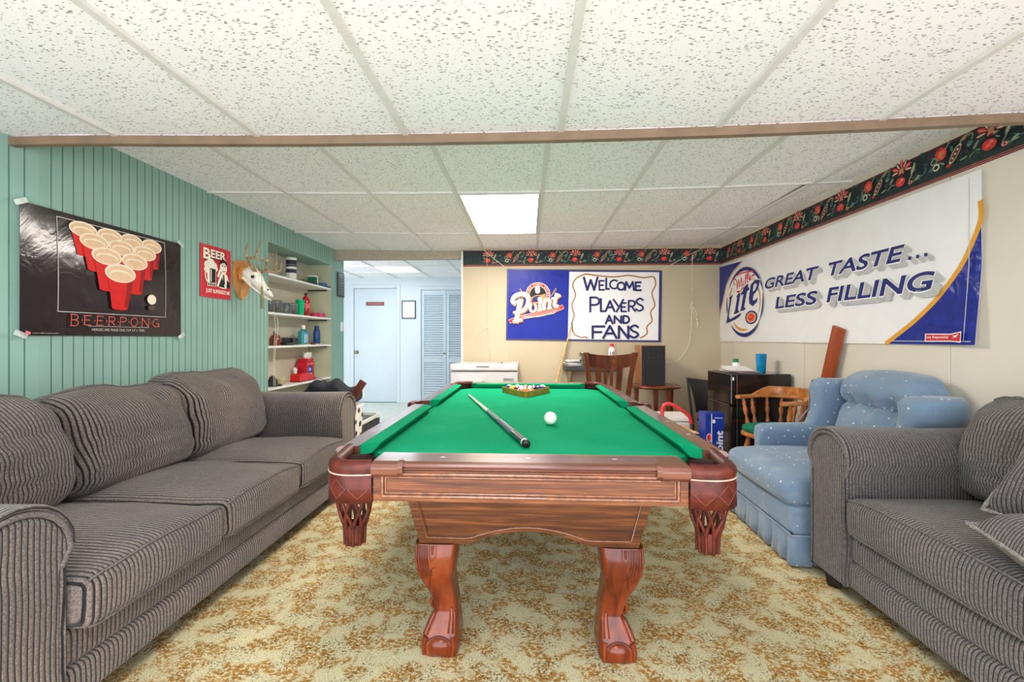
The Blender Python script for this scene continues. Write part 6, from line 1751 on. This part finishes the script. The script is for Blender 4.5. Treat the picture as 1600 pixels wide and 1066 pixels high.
for a, b in (((-.20, .05, .745), (-.15, -.05, .01)), ((.17, .05, .70), (.16, -.06, .01)), ((-.17, -.17, .36), (.13, .06, .01)), ((.17, -.17, .36), (-.13, .06, .01))):
    MB().tube([a, b], .011, M['black'], 10).build('leg', fc)
# cooler with red handle, beer case, cardboard flap
cl_ = thing('cooler', 'white cooler with a red swing handle on the floor beyond the pool table', 'cooler', (1.315, 4.16, 0))
MB().box((-.13, -.13, 0), (.13, .13, .40), M['white']).build('cooler_body', cl_, bevel=.015)
MB().box((-.137, -.137, .402), (.137, .137, .455), M['white']).build('cooler_lid', cl_, bevel=.015)
MB().tube(catmull([(-.125, -.145, .40), (-.120, -.145, .53), (-.085, -.145, .565), (-.03, -.145, .555), (.06, -.145, .50), (.115, -.145, .45), (.13, -.145, .39)], 5), .016, col('handle_red', (222, 64, 66), rough=.4), 10).build('handle', cl_)
item('cardboard_box', 'open brown cardboard box in front of the white cooler', 'box', (1.245, 3.84, 0), [
    ('box_body', MB().box((-.12, -.13, 0), (.12, .13, .385), col('cardboard', (186, 146, 104), rough=.8))), ('flap', MB().box((-.12, -.22, .386), (.12, -.131, .390), col('cardboard_flap', (206, 168, 128), rough=.8)))])
bc = thing('beer_case', 'blue beer case with white lettering standing by the fridge', 'box', (1.475, 3.665, 0))
mb = MB().box((-.072, -.07, 0), (.072, .07, .552), col('case_blue', (24, 52, 150), rough=.3))
A = Art(mb, lambda u, v, l: (u, -.07 - l, v), .0008)
tw = lambda x, y: (.038 - y, .29 + x)
A.text('Point', -.09, -.026, .13, .030, M['white'], .03, .1, tw)
A.rect(-.028, .20, -.022, .55, M['white']); A.ell((-.045, .36), .020, .034, M['white'], 20); A.ell((-.045, .36), .016, .028, INK['red'], 20); A.ell((-.008, .49), .012, .016, M['white'], 16); A.rect(-.055, .505, -.035, .53, INK['navy'])
A.rect(.0, .515, .06, .52, M['white'])
mb.build('case_body', bc)
MB().box((-.035, -.022, .5525), (.035, .022, .5535), M['darkgrey']).build('hand_hole', bc)

# captain's chair with a green cushion
cc_ = thing('captains_chair', 'honey-coloured wooden captains chair with a green seat cushion', 'chair', (1.868, 3.405, 0), math.radians(199))
cc_.scale = (.88, .88, 1.0)
M['honey'] = wood('honey_maple', (136, 78, 34), (182, 114, 58), (212, 150, 90), 'X', 14, .28, .4, .15)
M['honeyZ'] = wood('honey_maple_turned', (124, 66, 30), (168, 100, 54), (200, 136, 80), 'Z', 14, .28, .4, .15)
rg = [superring(.03, 0, .235 * k, .235 * k, z, 28, 3.4) for z, k in ((.405, .88), (.412, .97), (.425, 1.0), (.440, .98), (.445, .93))]
MB().loft(rg, M['honey']).build('seat', cc_)
rg = [superring(.035, 0, .225 * k, .222 * k, z, 28, 3.4) for z, k in ((.4455, .93), (.452, .99), (.470, 1.0), (.486, .97), (.495, .88), (.499, .6), (.500, .1))]
MB().loft(rg, col('cushion_green', (0, 104, 76), rough=.95, var=.2, scale=60, bump=.3)).build('seat_cushion', cc_)
for sx in (1, -1):
    for sy in (1, -1):
        mb = MB().lathe([(.012, 0), (.016, .06), (.021, .12), (.015, .14), (.024, .19), (.020, .25), (.014, .29), (.024, .33), (.018, .37), (.016, .408)], M['honeyZ'], n=14, xf=rot_to((sx * .21 + .02, sy * .20, 0), (sx * .15 + .02, sy * .15, .408)))
        mb.build('leg', cc_)
for sy in (1, -1): MB().tube([(.19, sy * .188, .14), (.0, sy * .188, .14), (-.155, sy * .188, .14)], [.009, .014, .009], M['honeyZ'], 10).build('stretcher', cc_)
bow = [(.22, .225), (.10, .245), (0, .25)] + [(.0 - .245 * math.sin(math.radians(a)), .25 * math.cos(math.radians(a))) for a in range(15, 180, 15)] + [(0, -.25), (.10, -.245), (.22, -.225)]
bow = [(p.x, p.y) for p in catmull([(a, b, 0) for a, b in bow], 3)]
rings = []
for i, (x, y) in enumerate(bow):
    a = Vector(bow[max(i - 1, 0)]); b = Vector(bow[min(i + 1, len(bow) - 1)]); d = (b - a).normalized(); nr = Vector((-d.y, d.x))
    w_ = .034 if x > .1 else .027
    if i in (0, len(bow) - 1): w_ = .022
    rings.append([(x + nr.x * o, y + nr.y * o, z) for o, z in ((-w_, .682), (w_, .682), (w_ * 1.0, .706), (-w_ * 1.0, .706))])
MB().loft(rings, M['honey'], smooth=False).build('arm_bow', cc_, bevel=.007)
rings = []
arcp = [p for p in bow if p[0] < .03]
for i, (x, y) in enumerate(arcp):
    t = i / (len(arcp) - 1); h = .062 * min(1, 5.5 * t, 5.5 * (1 - t)) ** .8 + .002
    a = Vector(arcp[max(i - 1, 0)]); b = Vector(arcp[min(i + 1, len(arcp) - 1)]); d = (b - a).normalized(); nr = Vector((-d.y, d.x))
    rings.append([(x + nr.x * o, y + nr.y * o, z) for o, z in ((-.018, .7065), (.022, .7065), (.020, .7065 + h), (-.013, .7065 + h))])
MB().loft(rings, M['honey'], smooth=False).build('crest', cc_, bevel=.005)
for (x, y) in [(.15, .235), (.04, .25), (.15, -.235), (.04, -.25)] + [(-.245 * math.sin(math.radians(a)), .25 * math.cos(math.radians(a))) for a in (25, 52, 78, 102, 128, 155)]:
    b0 = (x * .80 + .01, y * .82, .440)
    MB().lathe([(.010, 0), (.015, .03), (.019, .06), (.012, .09), (.010, .11), (.017, .135), (.020, .165), (.013, .185), (.018, .205), (.012, .225), (.011, .245)], M['honeyZ'], n=12, xf=rot_to(b0, (x, y, .684))).build('spindle', cc_)
# plank leaning on the right wall
pl = MB().box((-.012, -.052, 0), (.012, .052, 1.262), wood('reddish_plank', (118, 48, 22), (158, 74, 38), (186, 102, 60), 'Z', 10, .4, .15, .08))
o = pl.build('plank', bevel=.002); tag(o, 'reddish brown plank leaning on the right wall behind the blue armchair', 'plank')
dv = Vector((2.144, 3.185, 1.212)) - Vector((2.120, 3.545, .015)); zq = dv.normalized(); xq = Vector((1, 0, 0)); xq = (xq - zq * xq.dot(zq)).normalized(); yq = zq.cross(xq)
o.matrix_world = Matrix(((xq.x, yq.x, zq.x, 2.120), (xq.y, yq.y, zq.y, 3.545), (xq.z, yq.z, zq.z, .015), (0, 0, 0, 1)))
# ================================================================== camera, even fill light added through the open end of the room, exposure
cam = bpy.data.cameras.new('camera'); co = bpy.data.objects.new('camera', cam); COL.objects.link(co)
cam.sensor_width = 36.0; cam.lens = 36.0 * 695 / 1600
cam.shift_x = (800 - 790) / 1600.0; cam.shift_y = -(533 - 529) / 1600.0
cam.clip_start = 0.05
co.location = (0, 0, EYE); co.rotation_euler = (PI / 2, 0, math.atan(35 / 695.0))
SC.camera = co
w = bpy.data.worlds.new('world_fill'); SC.world = w; w.use_nodes = True
bg = w.node_tree.nodes['Background']; bg.inputs[0].default_value = (0.93, 0.925, 1.0, 1.0); bg.inputs[1].default_value = 3.2
SC.view_settings.view_transform = 'Standard'; SC.view_settings.look = 'None'
SC.view_settings.gamma = 1.0; SC.view_settings.use_curve_mapping = False
SC.view_settings.exposure = 0.82
SC.cycles.max_bounces = 10; SC.cycles.diffuse_bounces = 7; SC.cycles.caustics_reflective = False; SC.cycles.caustics_refractive = False
SC.cycles.sample_clamp_indirect = 6.0
